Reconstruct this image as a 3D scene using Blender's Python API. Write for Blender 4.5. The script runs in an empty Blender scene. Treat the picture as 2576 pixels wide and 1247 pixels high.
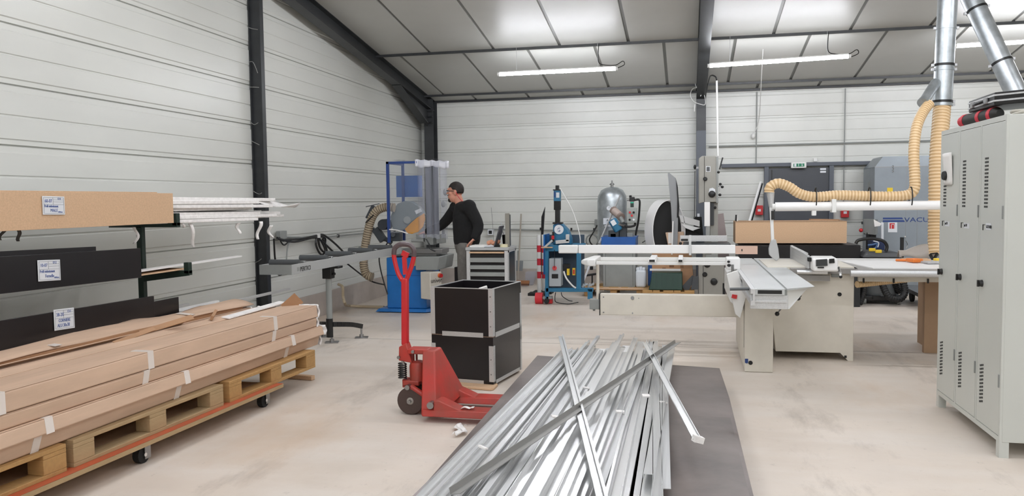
import bpy, bmesh, math, random
from mathutils import Vector, Matrix
random.seed(7)
sc = bpy.context.scene
col = sc.collection
rnd = random.uniform
V = Vector
# ---------------------------------------------------------------- camera
FPX, YAW, PITCH, ROLL, EYE = 2034.5, 0.21402, -0.05918, -0.0122, 1.5
FW = V((-math.sin(YAW)*math.cos(PITCH), math.cos(YAW)*math.cos(PITCH), math.sin(PITCH)))
RT0 = V((math.cos(YAW), math.sin(YAW), 0)); UP0 = RT0.cross(FW)
RT = RT0*math.cos(ROLL)+UP0*math.sin(ROLL); UP = UP0*math.cos(ROLL)-RT0*math.sin(ROLL)
cd = bpy.data.cameras.new('camera'); cd.sensor_fit = 'HORIZONTAL'; cd.sensor_width = 36
cd.lens = 36*FPX/2576; cd.clip_start = 0.05; cd.clip_end = 200
cam = bpy.data.objects.new('camera', cd); col.objects.link(cam)
cam.matrix_world = Matrix(((RT.x, UP.x, -FW.x, 0), (RT.y, UP.y, -FW.y, 0), (RT.z, UP.z, -FW.z, EYE), (0, 0, 0, 1)))
sc.camera = cam
# ---------------------------------------------------------------- light and exposure
TUBE_POWER = 82.0
TUBES = [(-1.81, 11.45, 3.308, 1.66), (1.18, 11.45, 3.31, 1.77), (4.22, 11.45, 3.41, 1.72), (7.2, 11.45, 3.4, 1.7)]
TUBES += [(x, y, z, 1.55) for y, z in ((7.3, 3.98), (4.6, 4.2), (1.4, 4.3), (-1.6, 4.3), (-4.4, 4.3)) for x in (-2.6, -.2, 2.2, 5.2)]  # unseen rows, added to light the middle and near hall
w = bpy.data.worlds.new('world'); sc.world = w; w.use_nodes = True
w.node_tree.nodes['Background'].inputs[0].default_value = (0.8, 0.9, 1, 1)
w.node_tree.nodes['Background'].inputs[1].default_value = 0.15
sc.view_settings.view_transform = 'Standard'; sc.view_settings.look = 'None'
sc.view_settings.gamma = 1.0; sc.view_settings.use_curve_mapping = False
sc.view_settings.exposure = 0.0
sc.cycles.max_bounces = 10; sc.cycles.transparent_max_bounces = 12
sc.cycles.sample_clamp_indirect = 6.0
sc.cycles.use_denoising = True

# ---------------------------------------------------------------- helpers
def _ray(px, py): return FW*FPX+RT*(px-1288)-UP*(py-623.5)
def yp(px, py, Y): d = _ray(px, py); return V((0, 0, EYE))+d*(Y/d.y)      # a photo point at depth Y
def xp(px, py, X): d = _ray(px, py); return V((0, 0, EYE))+d*(X/d.x)      # ... on the plane x = X
def zp(px, py, Z=0): d = _ray(px, py); return V((0, 0, EYE))+d*((Z-EYE)/d.z)

def lin(h):
    h = h.lstrip('#'); c = [int(h[i:i+2], 16)/255 for i in (0, 2, 4)]
    return tuple(x/12.92 if x <= .04045 else ((x+.055)/1.055)**2.4 for x in c)+(1,)

MATS = {}
def mat(name, hexc, rough=.5, metal=0., var=.0, scale=6., bump=0., bscale=60., alt=None, emit=0., alpha=1., stretch=None, spec=.5, coat=0.):
    if name in MATS: return MATS[name]
    m = bpy.data.materials.new(name); m.use_nodes = True; nt = m.node_tree; n = nt.nodes; L = nt.links
    b = n['Principled BSDF']; c = lin(hexc)
    b.inputs['Base Color'].default_value = c; b.inputs['Roughness'].default_value = rough
    b.inputs['Metallic'].default_value = metal; b.inputs['Specular IOR Level'].default_value = spec
    b.inputs['Coat Weight'].default_value = coat
    if emit: b.inputs['Emission Color'].default_value = c; b.inputs['Emission Strength'].default_value = emit
    if alpha < 1: b.inputs['Alpha'].default_value = alpha
    if var or bump:
        tc = n.new('ShaderNodeTexCoord'); mp = n.new('ShaderNodeMapping'); L.new(tc.outputs['Object'], mp.inputs[0])
        if stretch: mp.inputs['Scale'].default_value = stretch
    if var:
        nz = n.new('ShaderNodeTexNoise'); nz.inputs['Scale'].default_value = scale; nz.inputs['Detail'].default_value = 6
        nz.inputs['Roughness'].default_value = .6; L.new(mp.outputs[0], nz.inputs[0])
        mx = n.new('ShaderNodeMix'); mx.data_type = 'RGBA'
        a = lin(alt) if alt else tuple(x*(1-var) for x in c[:3])+(1,)
        mx.inputs[6].default_value = c if alt else tuple(min(1, x*(1+var*.6)) for x in c[:3])+(1,); mx.inputs[7].default_value = a
        rp = n.new('ShaderNodeMapRange'); rp.inputs[1].default_value = .35; rp.inputs[2].default_value = .65
        if alt: rp.inputs[4].default_value = var
        L.new(nz.outputs[0], rp.inputs[0]); L.new(rp.outputs[0], mx.inputs[0]); L.new(mx.outputs[2], b.inputs['Base Color'])
    if bump:
        n2 = n.new('ShaderNodeTexNoise'); n2.inputs['Scale'].default_value = bscale; n2.inputs['Detail'].default_value = 4
        L.new(mp.outputs[0], n2.inputs[0]); bp = n.new('ShaderNodeBump'); bp.inputs['Strength'].default_value = bump; bp.inputs['Distance'].default_value = .01
        L.new(n2.outputs[0], bp.inputs['Height']); L.new(bp.outputs[0], b.inputs['Normal'])
    MATS[name] = m; return m

def catmull(pts, k=6):
    P = [V(p) for p in pts]; out = []
    for i in range(len(P)-1):
        a = P[max(i-1, 0)]; b = P[i]; c = P[i+1]; d = P[min(i+2, len(P)-1)]
        for j in range(k):
            t = j/k
            out.append(.5*((2*b)+(c-a)*t+(2*a-5*b+4*c-d)*t*t+(3*b-a-3*c+d)*t**3))
    out.append(P[-1]); return out

class MB:
    def __init__(s): s.v = []; s.f = []; s.m = []
    def add(s, vs, fs, m=0):
        k = len(s.v); s.v += [V(v) for v in vs]
        for f in fs: s.f.append([k+i for i in f]); s.m.append(m)
        return s
    def box(s, x0, x1, y0, y1, z0, z1, m=0):
        return s.hull([(x0, y0, z0), (x1, y0, z0), (x1, y1, z0), (x0, y1, z0)], [(x0, y0, z1), (x1, y0, z1), (x1, y1, z1), (x0, y1, z1)], m)
    def hull(s, b, t, m=0):
        n = len(b); fs = [list(range(n))[::-1], list(range(n, 2*n))]+[[i, (i+1) % n, n+(i+1) % n, n+i] for i in range(n)]
        return s.add(list(b)+list(t), fs, m)
    def obox(s, c, size, rot=(0, 0, 0), m=0):
        R = Matrix.Rotation(rot[2], 3, 'Z') @ Matrix.Rotation(rot[1], 3, 'Y') @ Matrix.Rotation(rot[0], 3, 'X'); c = V(c)
        q = [(-.5, -.5), (.5, -.5), (.5, .5), (-.5, .5)]
        f = lambda z: [c+R @ V((a*size[0], b*size[1], z*size[2])) for a, b in q]
        return s.hull(f(-.5), f(.5), m)
    def bar(s, p0, p1, w, h, m=0, up=(0, 0, 1)):
        p0 = V(p0); p1 = V(p1); d = (p1-p0).normalized(); r = d.cross(V(up))
        if r.length < 1e-4: r = d.cross(V((0, 1, 0)))
        r.normalize(); u = r.cross(d)
        q = [(-1, -1), (1, -1), (1, 1), (-1, 1)]
        return s.hull([p0+r*a*w/2+u*b*h/2 for a, b in q], [p1+r*a*w/2+u*b*h/2 for a, b in q], m)
    def prism(s, poly, ax, a, b, m=0):
        f = {'x': lambda p, q: (q, p[0], p[1]), 'y': lambda p, q: (p[0], q, p[1]), 'z': lambda p, q: (p[0], p[1], q)}[ax]
        return s.hull([f(p, a) for p in poly], [f(p, b) for p in poly], m)
    def ring(s, p, d, r, n, ref=None):
        d = V(d).normalized(); a = d.cross(ref if ref else (V((0, 0, 1)) if abs(d.z) < .9 else V((1, 0, 0)))).normalized(); b = d.cross(a)
        return [V(p)+a*r*math.cos(2*math.pi*i/n)+b*r*math.sin(2*math.pi*i/n) for i in range(n)]
    def loft(s, rings, m=0, cap=True):
        n = len(rings[0]); k = len(s.v); s.v += [v for r in rings for v in r]
        for j in range(len(rings)-1):
            for i in range(n):
                s.f.append([k+j*n+i, k+j*n+(i+1) % n, k+(j+1)*n+(i+1) % n, k+(j+1)*n+i]); s.m.append(m)
        if cap:
            s.f.append([k+i for i in range(n)][::-1]); s.m.append(m)
            s.f.append([k+(len(rings)-1)*n+i for i in range(n)]); s.m.append(m)
        return s
    def cyl(s, p0, p1, r, r1=None, n=16, m=0, cap=True):
        p0 = V(p0); p1 = V(p1); d = p1-p0
        return s.loft([s.ring(p0, d, r, n), s.ring(p1, d, r if r1 is None else r1, n)], m, cap)
    def lathe(s, prof, o, d=(0, 0, 1), n=24, m=0):
        o = V(o); d = V(d).normalized()
        return s.loft([s.ring(o+d*h, d, max(r, 1e-4), n) for r, h in prof], m)
    def tube(s, pts, r, n=8, k=6, m=0, rf=None):
        P = catmull(pts, k) if k > 1 else [V(p) for p in pts]; rings = []
        d0 = (P[1]-P[0]).normalized(); ref = V((0, 0, 1)) if abs(d0.z) < .9 else V((1, 0, 0)); a = d0.cross(ref).normalized()
        for i, p in enumerate(P):
            d = (P[min(i+1, len(P)-1)]-P[max(i-1, 0)]).normalized(); a = (a-d*a.dot(d)).normalized(); b = d.cross(a)
            rr = rf(i, len(P)) if rf else r
            rings.append([p+(a*math.cos(2*math.pi*j/n)+b*math.sin(2*math.pi*j/n))*rr for j in range(n)])
        return s.loft(rings, m)
    def ball(s, c, r, nu=12, nv=8, m=0):
        c = V(c); r = (r, r, r) if not hasattr(r, '__len__') else r
        rings = []
        for j in range(nv+1):
            t = math.pi*(.02+.96*j/nv)
            rings.append([c+V((r[0]*math.sin(t)*math.cos(2*math.pi*i/nu), r[1]*math.sin(t)*math.sin(2*math.pi*i/nu), -r[2]*math.cos(t))) for i in range(nu)])
        return s.loft(rings, m)
    def torus(s, c, d, R, r, n=24, k=8, m=0, a0=0, a1=2*math.pi):
        d = V(d).normalized(); a = d.cross(V((0, 0, 1)) if abs(d.z) < .9 else V((1, 0, 0))).normalized(); b = d.cross(a)
        P = [V(c)+(a*math.cos(a0+(a1-a0)*i/n)+b*math.sin(a0+(a1-a0)*i/n))*R for i in range(n+1)]
        return s.tube(P, r, k, 1, m)
    def grid(s, fn, nu, nv, m=0, th=0.):
        k = len(s.v); s.v += [V(fn(i/nu, j/nv)) for j in range(nv+1) for i in range(nu+1)]
        for j in range(nv):
            for i in range(nu):
                a = k+j*(nu+1)+i; s.f.append([a, a+1, a+nu+2, a+nu+1]); s.m.append(m)
        return s
    def build(s, name, mats, parent=None, origin=None, smooth=True, bevel=0., local=False, solid=0., ang=35):
        o0 = V((0, 0, 0)) if local else (OFF.get(parent.name, V((0, 0, 0))) if parent else (V(origin) if origin else None))
        if o0 is None:
            xs = [v.x for v in s.v]; ys = [v.y for v in s.v]
            o0 = V(((min(xs)+max(xs))/2, (min(ys)+max(ys))/2, min(v.z for v in s.v)))
        me = bpy.data.meshes.new(name); me.from_pydata([v-o0 for v in s.v], [], s.f)
        if not isinstance(mats, (list, tuple)): mats = [mats]
        for x in mats: me.materials.append(x)
        if len(mats) > 1: me.polygons.foreach_set('material_index', s.m)
        bm = bmesh.new(); bm.from_mesh(me); bmesh.ops.recalc_face_normals(bm, faces=bm.faces); bm.to_mesh(me); bm.free()
        if smooth: me.shade_smooth(); me.set_sharp_from_angle(angle=math.radians(ang))
        o = bpy.data.objects.new(name, me); col.objects.link(o)
        if parent: o.parent = parent; OFF[o.name] = OFF.get(parent.name, V((0, 0, 0))) if not local else V((0, 0, 0))
        else: o.location = o0; OFF[o.name] = o0
        if solid: q = o.modifiers.new('solid', 'SOLIDIFY'); q.thickness = solid; q.offset = 0
        if bevel: q = o.modifiers.new('bevel', 'BEVEL'); q.width = bevel; q.segments = 2; q.limit_method = 'ANGLE'
        return o
OFF = {}
def tag(o, label=None, cat=None, group=None, kind=None):
    if label: o['label'] = label
    if cat: o['category'] = cat
    if group: o['group'] = group
    if kind: o['kind'] = kind
    return o
def thing(name, label, cat, loc=(0, 0, 0), rz=0., group=None):
    o = bpy.data.objects.new(name, None); o.empty_display_size = .1; col.objects.link(o); o.location = loc; o.rotation_euler = (0, 0, rz)
    OFF[o.name] = V(loc); return tag(o, label, cat, group)
def copy_tree(o, parent=None):
    c = o.copy(); col.objects.link(c); OFF[c.name] = OFF.get(o.name, V((0, 0, 0)))
    if parent: c.parent = parent
    for ch in list(o.children): copy_tree(ch, c)
    return c
def text(body, size, loc, right, up, m, parent, name='lettering', depth=.001, squash=1., local=False, align='LEFT'):
    cu = bpy.data.curves.new('lettering', 'FONT'); cu.body = body; cu.size = size; cu.extrude = depth; cu.align_x = align; cu.resolution_u = 2
    t = bpy.data.objects.new('lettering', cu); col.objects.link(t); bpy.context.view_layer.update()
    me = bpy.data.meshes.new_from_object(t.evaluated_get(bpy.context.evaluated_depsgraph_get())); bpy.data.objects.remove(t); bpy.data.curves.remove(cu)
    r = V(right).normalized()*squash; u = V(up).normalized(); nrm = r.normalized().cross(u)
    off = V((0, 0, 0)) if local or not parent else OFF.get(parent.name, V((0, 0, 0)))
    lo = V(loc)-off
    me.transform(Matrix(((r.x, u.x, nrm.x, lo.x), (r.y, u.y, nrm.y, lo.y), (r.z, u.z, nrm.z, lo.z), (0, 0, 0, 1))))
    me.materials.clear(); me.materials.append(m)
    o = bpy.data.objects.new(name, me); col.objects.link(o)
    if parent: o.parent = parent
    return o
def struct(o): return tag(o, kind='structure')
X_, Y_, Z_ = V((1, 0, 0)), V((0, 1, 0)), V((0, 0, 1))

# ---------------------------------------------------------------- materials
m_wall = mat('painted steel cladding', '#d8d9d3', .34, 0, .05, 1.5, .02, 3, stretch=(1, .3, 1))
m_ceil = mat('roof panel', '#bbbbb6', .4, 0, .04, 1.2, spec=.42)
m_ceilgap = mat('roof joint strip', '#6f6f6b', .45)
m_dark = mat('anthracite paint', '#2c2e30', .42, 0, .25, 5)
m_slate = mat('slate paint', '#5b6068', .5)
m_black = mat('black plastic', '#121212', .4)
m_blackmat = mat('black rubber', '#1a1a1a', .75)
m_alu = mat('aluminium', '#d4d6d8', .33, 1, .08, 3, stretch=(20, 1, 20))
m_alubright = mat('milled aluminium', '#eceded', .27, .8, .06, 4, stretch=(30, .4, 30))
m_alusatin = mat('satin aluminium', '#cfd0d0', .42, .55, .08, 4, stretch=(30, .4, 30))
m_galv = mat('galvanised steel', '#b4babd', .36, .75, .2, 9)
m_steel = mat('steel', '#9a9a9a', .35, 1)
m_chrome = mat('chrome', '#dddddd', .12, 1)
m_white = mat('white paint', '#e6e6e3', .4)
m_whiteprof = mat('white lacquer', '#efeeec', .35)
m_tape = mat('packing tape', '#e0d6cd', .35)
m_wrap = mat('white foam wrap', '#f4f1ee', .7, 0, .1, 20, .4, 40)
m_cream = mat('cream machine paint', '#d8d2c5', .42, 0, .06, 4)
m_grey = mat('grey machine paint', '#8f928f', .45, 0, .08, 4)
m_lgrey = mat('light grey locker paint', '#c9ccc6', .3, 0, .02, 2)
m_vgrey = mat('blue grey sheet metal', '#8d959b', .4, .15, .1, 2)
m_blue = mat('blue machine paint', '#1f6fb8', .35, 0, .1, 5)
m_blue2 = mat('royal blue paint', '#1c57a0', .4, 0, .1, 5)
m_teal = mat('teal blue steel', '#2c7398', .4, 0, .12, 6)
m_navy = mat('navy frame', '#24407e', .4)
m_red = mat('red jack paint', '#bb342b', .42, 0, .6, 5, .08, 30, alt='#7a4a3d')
m_redfresh = mat('bright red paint', '#c4262b', .35)
m_redtape = mat('red stripe', '#c8283a', .5)
m_card = mat('cardboard', '#ccae95', .8, 0, .1, 3, .05, 90, stretch=(4, .6, 4))
m_card2 = mat('brown cardboard', '#b28a68', .8, 0, .1, 3, .05, 90)
m_mdf = mat('wood fibre board', '#d0ae8c', .75, 0, .09, 90, .06, 200)
m_pal = mat('pallet wood', '#b8905a', .75, 0, .3, 7, .15, 40, stretch=(1, 6, 6), alt='#8a6a45')
m_palg = mat('grey pallet wood', '#b09670', .8, 0, .3, 7, .15, 40, stretch=(6, 1, 6), alt='#8d7755')
m_orange = mat('orange edge', '#b4532f', .6, 0, .3, 10, alt='#8d6a50')
m_ply = mat('black film plywood', '#19171a', .28, 0, .15, 4)
m_plyedge = mat('plywood edge', '#8a7260', .7, 0, .3, 60)
m_sheet = mat('brown phenolic sheet', '#5a504d', .4, 0, .8, 1.6, .03, 12, alt='#80746f')
m_green = mat('dark green paint', '#10281f', .4)
m_greenp = mat('green plastic', '#14392c', .45)
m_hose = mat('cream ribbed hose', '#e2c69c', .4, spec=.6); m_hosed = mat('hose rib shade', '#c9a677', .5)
m_hosegrey = mat('beige ribbed hose', '#b0a086', .5); m_hosegd = mat('beige hose rib shade', '#7d6f5c', .5)
m_concrete = mat('plinth concrete', '#b9afa6', .85, 0, .12, 3, .15, 20)
m_paper = mat('paper', '#eceae6', .7)
m_plate = mat('white enamel label', '#dfe2e6', .35)
m_ink = mat('blue ink', '#3d5a9c', .6)
m_blk_ink = mat('black ink', '#1d1d1d', .6)
m_yellow = mat('yellow plastic', '#e8c632', .45)
m_orangep = mat('orange plastic', '#e07a30', .5)
m_skin = mat('skin', '#c98d76', .55, 0, .06, 12)
m_sweater = mat('black knit', '#101011', .9, 0, .2, 30, .2, 120)
m_jeans = mat('grey denim', '#706d68', .85, 0, .15, 30, .2, 150)
m_hair = mat('dark hair', '#231b17', .7, 0, .3, 50, .5, 90)
m_gold = mat('amber guard', '#e39a12', .4, 0, .15, 4)
m_tan = mat('tan sheet', '#a98a6c', .6, 0, .08, 3)
m_tube = mat('lit tube', '#f6f8ff', .5, emit=TUBE_POWER)
m_jerry = mat('translucent white plastic', '#d3d9de', .35)
m_glass = None
def clear(name, tint, a):
    m = bpy.data.materials.new(name); m.use_nodes = True; n = m.node_tree.nodes; L = m.node_tree.links
    out = n['Material Output']; p = n['Principled BSDF']; p.inputs['Base Color'].default_value = lin(tint); p.inputs['Roughness'].default_value = .12
    t = n.new('ShaderNodeBsdfTransparent'); mx = n.new('ShaderNodeMixShader'); mx.inputs[0].default_value = a
    L.new(t.outputs[0], mx.inputs[1]); L.new(p.outputs[0], mx.inputs[2]); L.new(mx.outputs[0], out.inputs[0]); return m
m_clear = clear('clear guard plastic', '#aeb8c8', .10)
m_strip = clear('clear strip curtain', '#c3c7d6', .34)

# floor: power-floated concrete with dust, stains and scuffs
def floor_mat():
    m = bpy.data.materials.new('polished concrete'); m.use_nodes = True; n = m.node_tree.nodes; L = m.node_tree.links; b = n['Principled BSDF']
    tc = n.new('ShaderNodeTexCoord')
    def noise(scale, st=(1, 1, 1), det=6, rough=.6):
        mp = n.new('ShaderNodeMapping'); mp.inputs['Scale'].default_value = st; L.new(tc.outputs['Object'], mp.inputs[0])
        z = n.new('ShaderNodeTexNoise'); z.inputs['Scale'].default_value = scale; z.inputs['Detail'].default_value = det; z.inputs['Roughness'].default_value = rough
        L.new(mp.outputs[0], z.inputs[0]); return z.outputs[0]
    def rng(x, a, c, lo=0., hi=1.):
        r = n.new('ShaderNodeMapRange'); r.inputs[1].default_value = a; r.inputs[2].default_value = c; r.inputs[3].default_value = lo; r.inputs[4].default_value = hi; L.new(x, r.inputs[0]); return r.outputs[0]
    def mix(f, a, c):
        x = n.new('ShaderNodeMix'); x.data_type = 'RGBA'; L.new(f, x.inputs[0])
        for i, q in ((6, a), (7, c)):
            if isinstance(q, str): x.inputs[i].default_value = lin(q)
            else: L.new(q, x.inputs[i])
        return x.outputs[2]
    c = mix(rng(noise(.55), .35, .65), '#e2d6c9', '#d0c4b7')
    c = mix(rng(noise(2.2, (.35, 1, 1)), .45, .72, 0, .6), c, '#e4ddd5')
    c = mix(rng(noise(1.1, (1.6, .5, 1), 8, .7), .54, .72, 0, .75), c, '#aa9f93')
    c = mix(rng(noise(.9, (1, .4, 1), 5), .55, .7, 0, .55), c, '#ccb297')
    c = mix(rng(noise(14, (1, 1, 1), 8, .75), .6, .75, 0, .5), c, '#8d847a')
    L.new(c, b.inputs['Base Color'])
    L.new(rng(noise(1.6), .3, .7, .38, .6), b.inputs['Roughness']); b.inputs['Specular IOR Level'].default_value = .45
    bp = n.new('ShaderNodeBump'); bp.inputs['Strength'].default_value = .06; bp.inputs['Distance'].default_value = .01; L.new(noise(30), bp.inputs['Height']); L.new(bp.outputs[0], b.inputs['Normal'])
    return m
m_floor = floor_mat()

# ---------------------------------------------------------------- shell
XL, YB, XR, YF = -4.75, 14.2, 9.5, -6.0
SL, ZE = .14, 3.3
def zc(y): return ZE+SL*(YB-y)
struct(MB().box(XL-.3, XR, YF, YB+.3, -.2, 0).build('floor', m_floor, origin=(0, 0, 0)))
struct(MB().box(-5, 9, 8.275, 8.281, -.003, .0012).build('floor_joint_line', mat('saw cut joint', '#8f857a', .9), origin=(0, 8.28, 0)))
PROF = [(-.030, 0), (-.030, .008), (-.009, .011), (-.009, .044), (0, .052), (0, .205), (-.008, .210), (-.008, .219), (0, .226), (0, .384), (-.009, .392), (-.009, .433), (-.030, .436)]
def tray(axis, a, b, z0, parent, z1=9):
    pts = [(d, z0+h) for d, h in PROF if z0+h <= z1+1e-6]
    mb = MB(); k = len(pts)
    if axis == 'y': vs = [(XL+d, a, z) for d, z in pts]+[(XL+d, b, z) for d, z in pts]
    else: vs = [(a, YB-d, z) for d, z in pts]+[(b, YB-d, z) for d, z in pts]
    mb.add(vs, [[i, i+1, k+i+1, k+i] for i in range(k-1)])
    return mb.build('panel', m_wall, parent, ang=20)
wl = struct(MB().box(XL-.25, XL-.04, YF, YB+.25, 0, 6.2).build('wall_left', m_wall, origin=(XL, 4, 0)))
wb = struct(MB().box(XL-.25, XR, YB+.04, YB+.25, 0, 3.6).build('wall_back', m_wall, origin=(2, YB, 0)))
for k in range(-3, 9):
    z = 1.496+.436*k
    for a, b in ((YF, 2.9), (2.9, 8.285), (8.285, YB)):
        if z > 3.2: b = min(b, YB-(z-ZE)/SL)
        if b > a: tray('y', a, b, z, wl)
for k in range(-3, 5):
    for a, b in ((XL, .22), (.22, 5.2), (5.2, XR)): tray('x', a, b, 1.496+.436*k, wb)
struct(MB().box(XR, XR+.2, YF, YB, 0, 6.2).build('wall_right', m_wall, origin=(XR, 4, 0)))
struct(MB().box(XL-.25, XR+.2, YF-.2, YF, 0, 6.4).build('wall_front', m_wall, origin=(2, YF, 0)))
struct(MB().box(XL-.03, XL+.025, YF, YB, 0, .31).build('baseboard_left', m_concrete, origin=(XL, 4, 0)))
struct(MB().box(XL, XR, YB-.03, YB+.03, 0, .27).build('baseboard_back', m_concrete, origin=(2, YB, 0)))
# roof: joint-strip slab with proud panels
ce = struct(MB().hull([(XL-.25, YF-.2, zc(YF-.2)+.012), (XR+.2, YF-.2, zc(YF-.2)+.012), (XR+.2, YB+.25, zc(YB+.25)+.012), (XL-.25, YB+.25, zc(YB+.25)+.012)],
   [(XL-.25, YF-.2, zc(YF)+.25), (XR+.2, YF-.2, zc(YF)+.25), (XR+.2, YB+.25, zc(YB)+.25), (XL-.25, YB+.25, zc(YB)+.25)]).build('ceiling', m_ceilgap, origin=(0, 0, 0)))
PW = .965
def roof_panel(L):
    return MB().box(.022, PW-.022, 0, -L, -.004, .014)
tilt = math.atan(SL); protos = {}
edges = [YB, 13.75]+[13.75-2.25*i for i in range(1, 9)]
for r in range(len(edges)-1):
    y0, y1 = edges[r], max(edges[r+1], YF); L = (y0-y1)/math.cos(tilt)
    off = -3.7 if r % 2 == 0 else -3.22
    x = off-2*PW
    while x < XR:
        key = round(L, 3)
        if key not in protos:
            p = roof_panel(L).build('panel', m_ceil, ce, local=True); protos[key] = p
        else: p = protos[key].copy(); col.objects.link(p)
        p.parent = ce; p.location = (x, y0, zc(y0)); p.rotation_euler = (-tilt, 0, 0); x += PW
for y in edges[1:]:
    struct(MB().box(XL, XR, y-.02, y+.02, zc(y)-.035, zc(y)+.01).build('purlin_beam', m_dark))
struct(MB().box(XL, XR, YB-.06, YB, ZE-.03, ZE+.02).build('eaves_trim', m_dark))

def ibeam(mb, p0, p1, w, h, up, tf=.012, tw=.009):
    p0 = V(p0); p1 = V(p1); u = V(up).normalized()
    for s in (-1, 1): mb.bar(p0+u*s*(h-tf)/2, p1+u*s*(h-tf)/2, w, tf, 0, u)
    return mb.bar(p0, p1, tw, h-tf, 0, u)
struct(ibeam(MB(), (-4.675, 8.285, 0), (-4.675, 8.285, zc(8.285)), .075, .145, (1, 0, 0)).build('wind_column', m_dark))
struct(ibeam(MB(), (-4.675, 2.9, 0), (-4.675, 2.9, zc(2.9)), .075, .145, (1, 0, 0)).build('wind_column', m_dark))
struct(ibeam(MB(), (-4.525, 14.05, 0), (-4.525, 14.05, 3.32), .17, .24, (0, 1, 0)).build('corner_column', m_dark))
def rafter(x, w, h):
    n = V((0, SL, 1)).normalized()
    mb = ibeam(MB(), V((x, 14.15, zc(14.15)))-n*h/2, V((x, YF, zc(YF)))-n*h/2, w, h, n)
    return mb
mb = rafter(-4.54, .15, .2)
mb.prism([(13.93, 2.83), (13.66, 2.9), (12.35, 3.36), (12.6, 3.34), (13.93, 3.12)], 'x', -4.545, -4.535)
mb.bar((-4.54, 13.72, 2.875), (-4.54, 12.35, 3.355), .15, .014)
for z in (3.1, 3.0, 2.9): mb.cyl((-4.56, 13.9, z), (-4.45, 13.9, z), .012, n=6)
struct(mb.build('rafter_beam', m_dark))
mb = rafter(.222, .155, .2)
struct(mb.build('rafter_beam', m_dark))
struct(ibeam(MB(), (.222, 14.05, 2.6), (.222, 14.05, 3.25), .155, .26, (0, 1, 0)).build('portal_column', m_dark))
struct(MB().box(.144, .3, 13.92, 14.19, 0, 2.62).build('portal_column', m_slate, bevel=.004))
# door, lintel rail
struct(MB().box(.56, 3.2, 14.08, 14.19, 2.0, 2.06).build('trim_1', m_slate, bevel=.004))
dn = struct(MB().box(1.32, 2.27, 14.12, 14.19, 0, 1.97).build('door_1', mat('dark grey door', '#44474d', .45, 0, .08, 3), bevel=.003))
MB().box(1.36, 1.38, 14.117, 14.12, .02, 1.95).build('panel_seam', m_black, dn)
for z in (1.885, 1.93): MB().box(2.13, 2.22, 14.105, 14.121, z, z+.03).build('notice_plate', m_plate, dn)
MB().cyl((2.2, 14.12, 1.02), (2.2, 14.06, 1.02), .012).cyl((2.2, 14.065, 1.02), (2.08, 14.065, 1.02), .012).build('handle', m_steel, dn)
struct(MB().box(1.25, 1.32, 14.09, 14.19, 0, 2.0).box(2.27, 2.34, 14.09, 14.19, 0, 2.0).build('door_1_frame', m_slate, bevel=.003))
# ---------------------------------------------------------------- lights
TL = ['lit tube light hanging left of the dark central roof beam', 'lit tube light hanging right of the dark central roof beam', 'lit tube light partly hidden behind the slanted galvanised duct', 'lit tube light hanging beyond the lockers at the far right']
for i, (x, y, z, L) in enumerate(TUBES):
    lab = TL[i] if i < 4 else 'tube light added overhead outside the view to light the hall'
    t = thing('tube_light', lab, 'lamp', (x, y, z), 0, 'hanging tube lights')
    sl = .05 if i == 1 else (.006 if i == 0 else .03); h = L/2
    MB().tube([(x-h, y, z-sl*.4), (x, y, z), (x+h, y, z+sl*.4)], .026, 10, 1).build('diffuser', m_tube, t)
    MB().hull([(x-h, y-.022, z-sl*.4+.02), (x+h, y-.022, z+sl*.4+.02), (x+h, y+.022, z+sl*.4+.02), (x-h, y+.022, z-sl*.4+.02)], [(x-h, y-.014, z-sl*.4+.036), (x+h, y-.014, z+sl*.4+.036), (x+h, y+.014, z+sl*.4+.036), (x-h, y+.014, z-sl*.4+.036)]).build('housing', m_white, t)  # added strip above the tube, keeps its light off the ceiling
    for s in (-1, 1): MB().cyl((x+s*h, y, z+s*sl*.4), (x+s*(h+.03), y, z+s*sl*.4), .027, n=10).build('end_cap', m_white, t)
    for s in (-1, 1):
        MB().cyl((x+s*h*.7, y, z+.02), (x+s*h*.7, y, zc(y)-.01), .0025, n=5).build('hanger_wire', m_steel, t)
    if i < 3:
        e = V((x+h*.72, y, zc(y)-.03))
        MB().tube([e, e+V((-.01, 0, -.15)), e+V((.0, 0, -.25)), V((x+h*.8, y, z+.06)), V((x+h, y, z+.05)), V((x+h+.1, y, z+.1)), V((x+h+.12, y, z+.05)), V((x+h+.03, y, z+.01))], .006, 6).build('power_cable', m_black, t)

# ---------------------------------------------------------------- wall fittings
def pipe(name, pts, r, m, label, cat, group=None, k=1, clips=None, n=8):
    t = thing(name, label, cat, pts[0], 0, group)
    MB().tube(pts, r, n, k).build('pipe' if k == 1 else 'cable', m, t)
    for c in clips or []: MB().obox(c, (.03, .03, r*2+.02)).build('clip', m_black, t)
    return t
yl = -4.715
pipe('wall_conduit', [(yl, 8.75, 1.1), (yl, 9.7, 1.04), (yl, 13.9, 1.02)], .011, m_grey, 'thin grey cable conduit running along the left wall above the roller table', 'conduit', None, 1, [(yl, 10.4, 1.035), (yl, 11.5, 1.03), (yl, 12.6, 1.025)])
pipe('wall_conduit', [(-4.4, 14.15, 1.0), (-2, 14.15, .95), (.1, 14.15, .94)], .013, m_grey, 'thin grey cable conduit running along the back wall behind the air tank', 'conduit', None, 1, [(x, 14.15, .975+.035*(-x-2)/2.4) for x in (-3.3, -2.55, -2.0, -1.6, -.6)])
pipe('wall_conduit', [(.35, 14.15, 2.36), (5, 14.15, 2.37)], .011, m_grey, 'thin conduit running level high across the back wall above the door', 'conduit')
pipe('wall_conduit', [(1.13, 14.15, 3.25), (1.12, 14.15, 2.02)], .009, m_grey, 'thin vertical conduit on the back wall left of the door', 'conduit')
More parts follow.
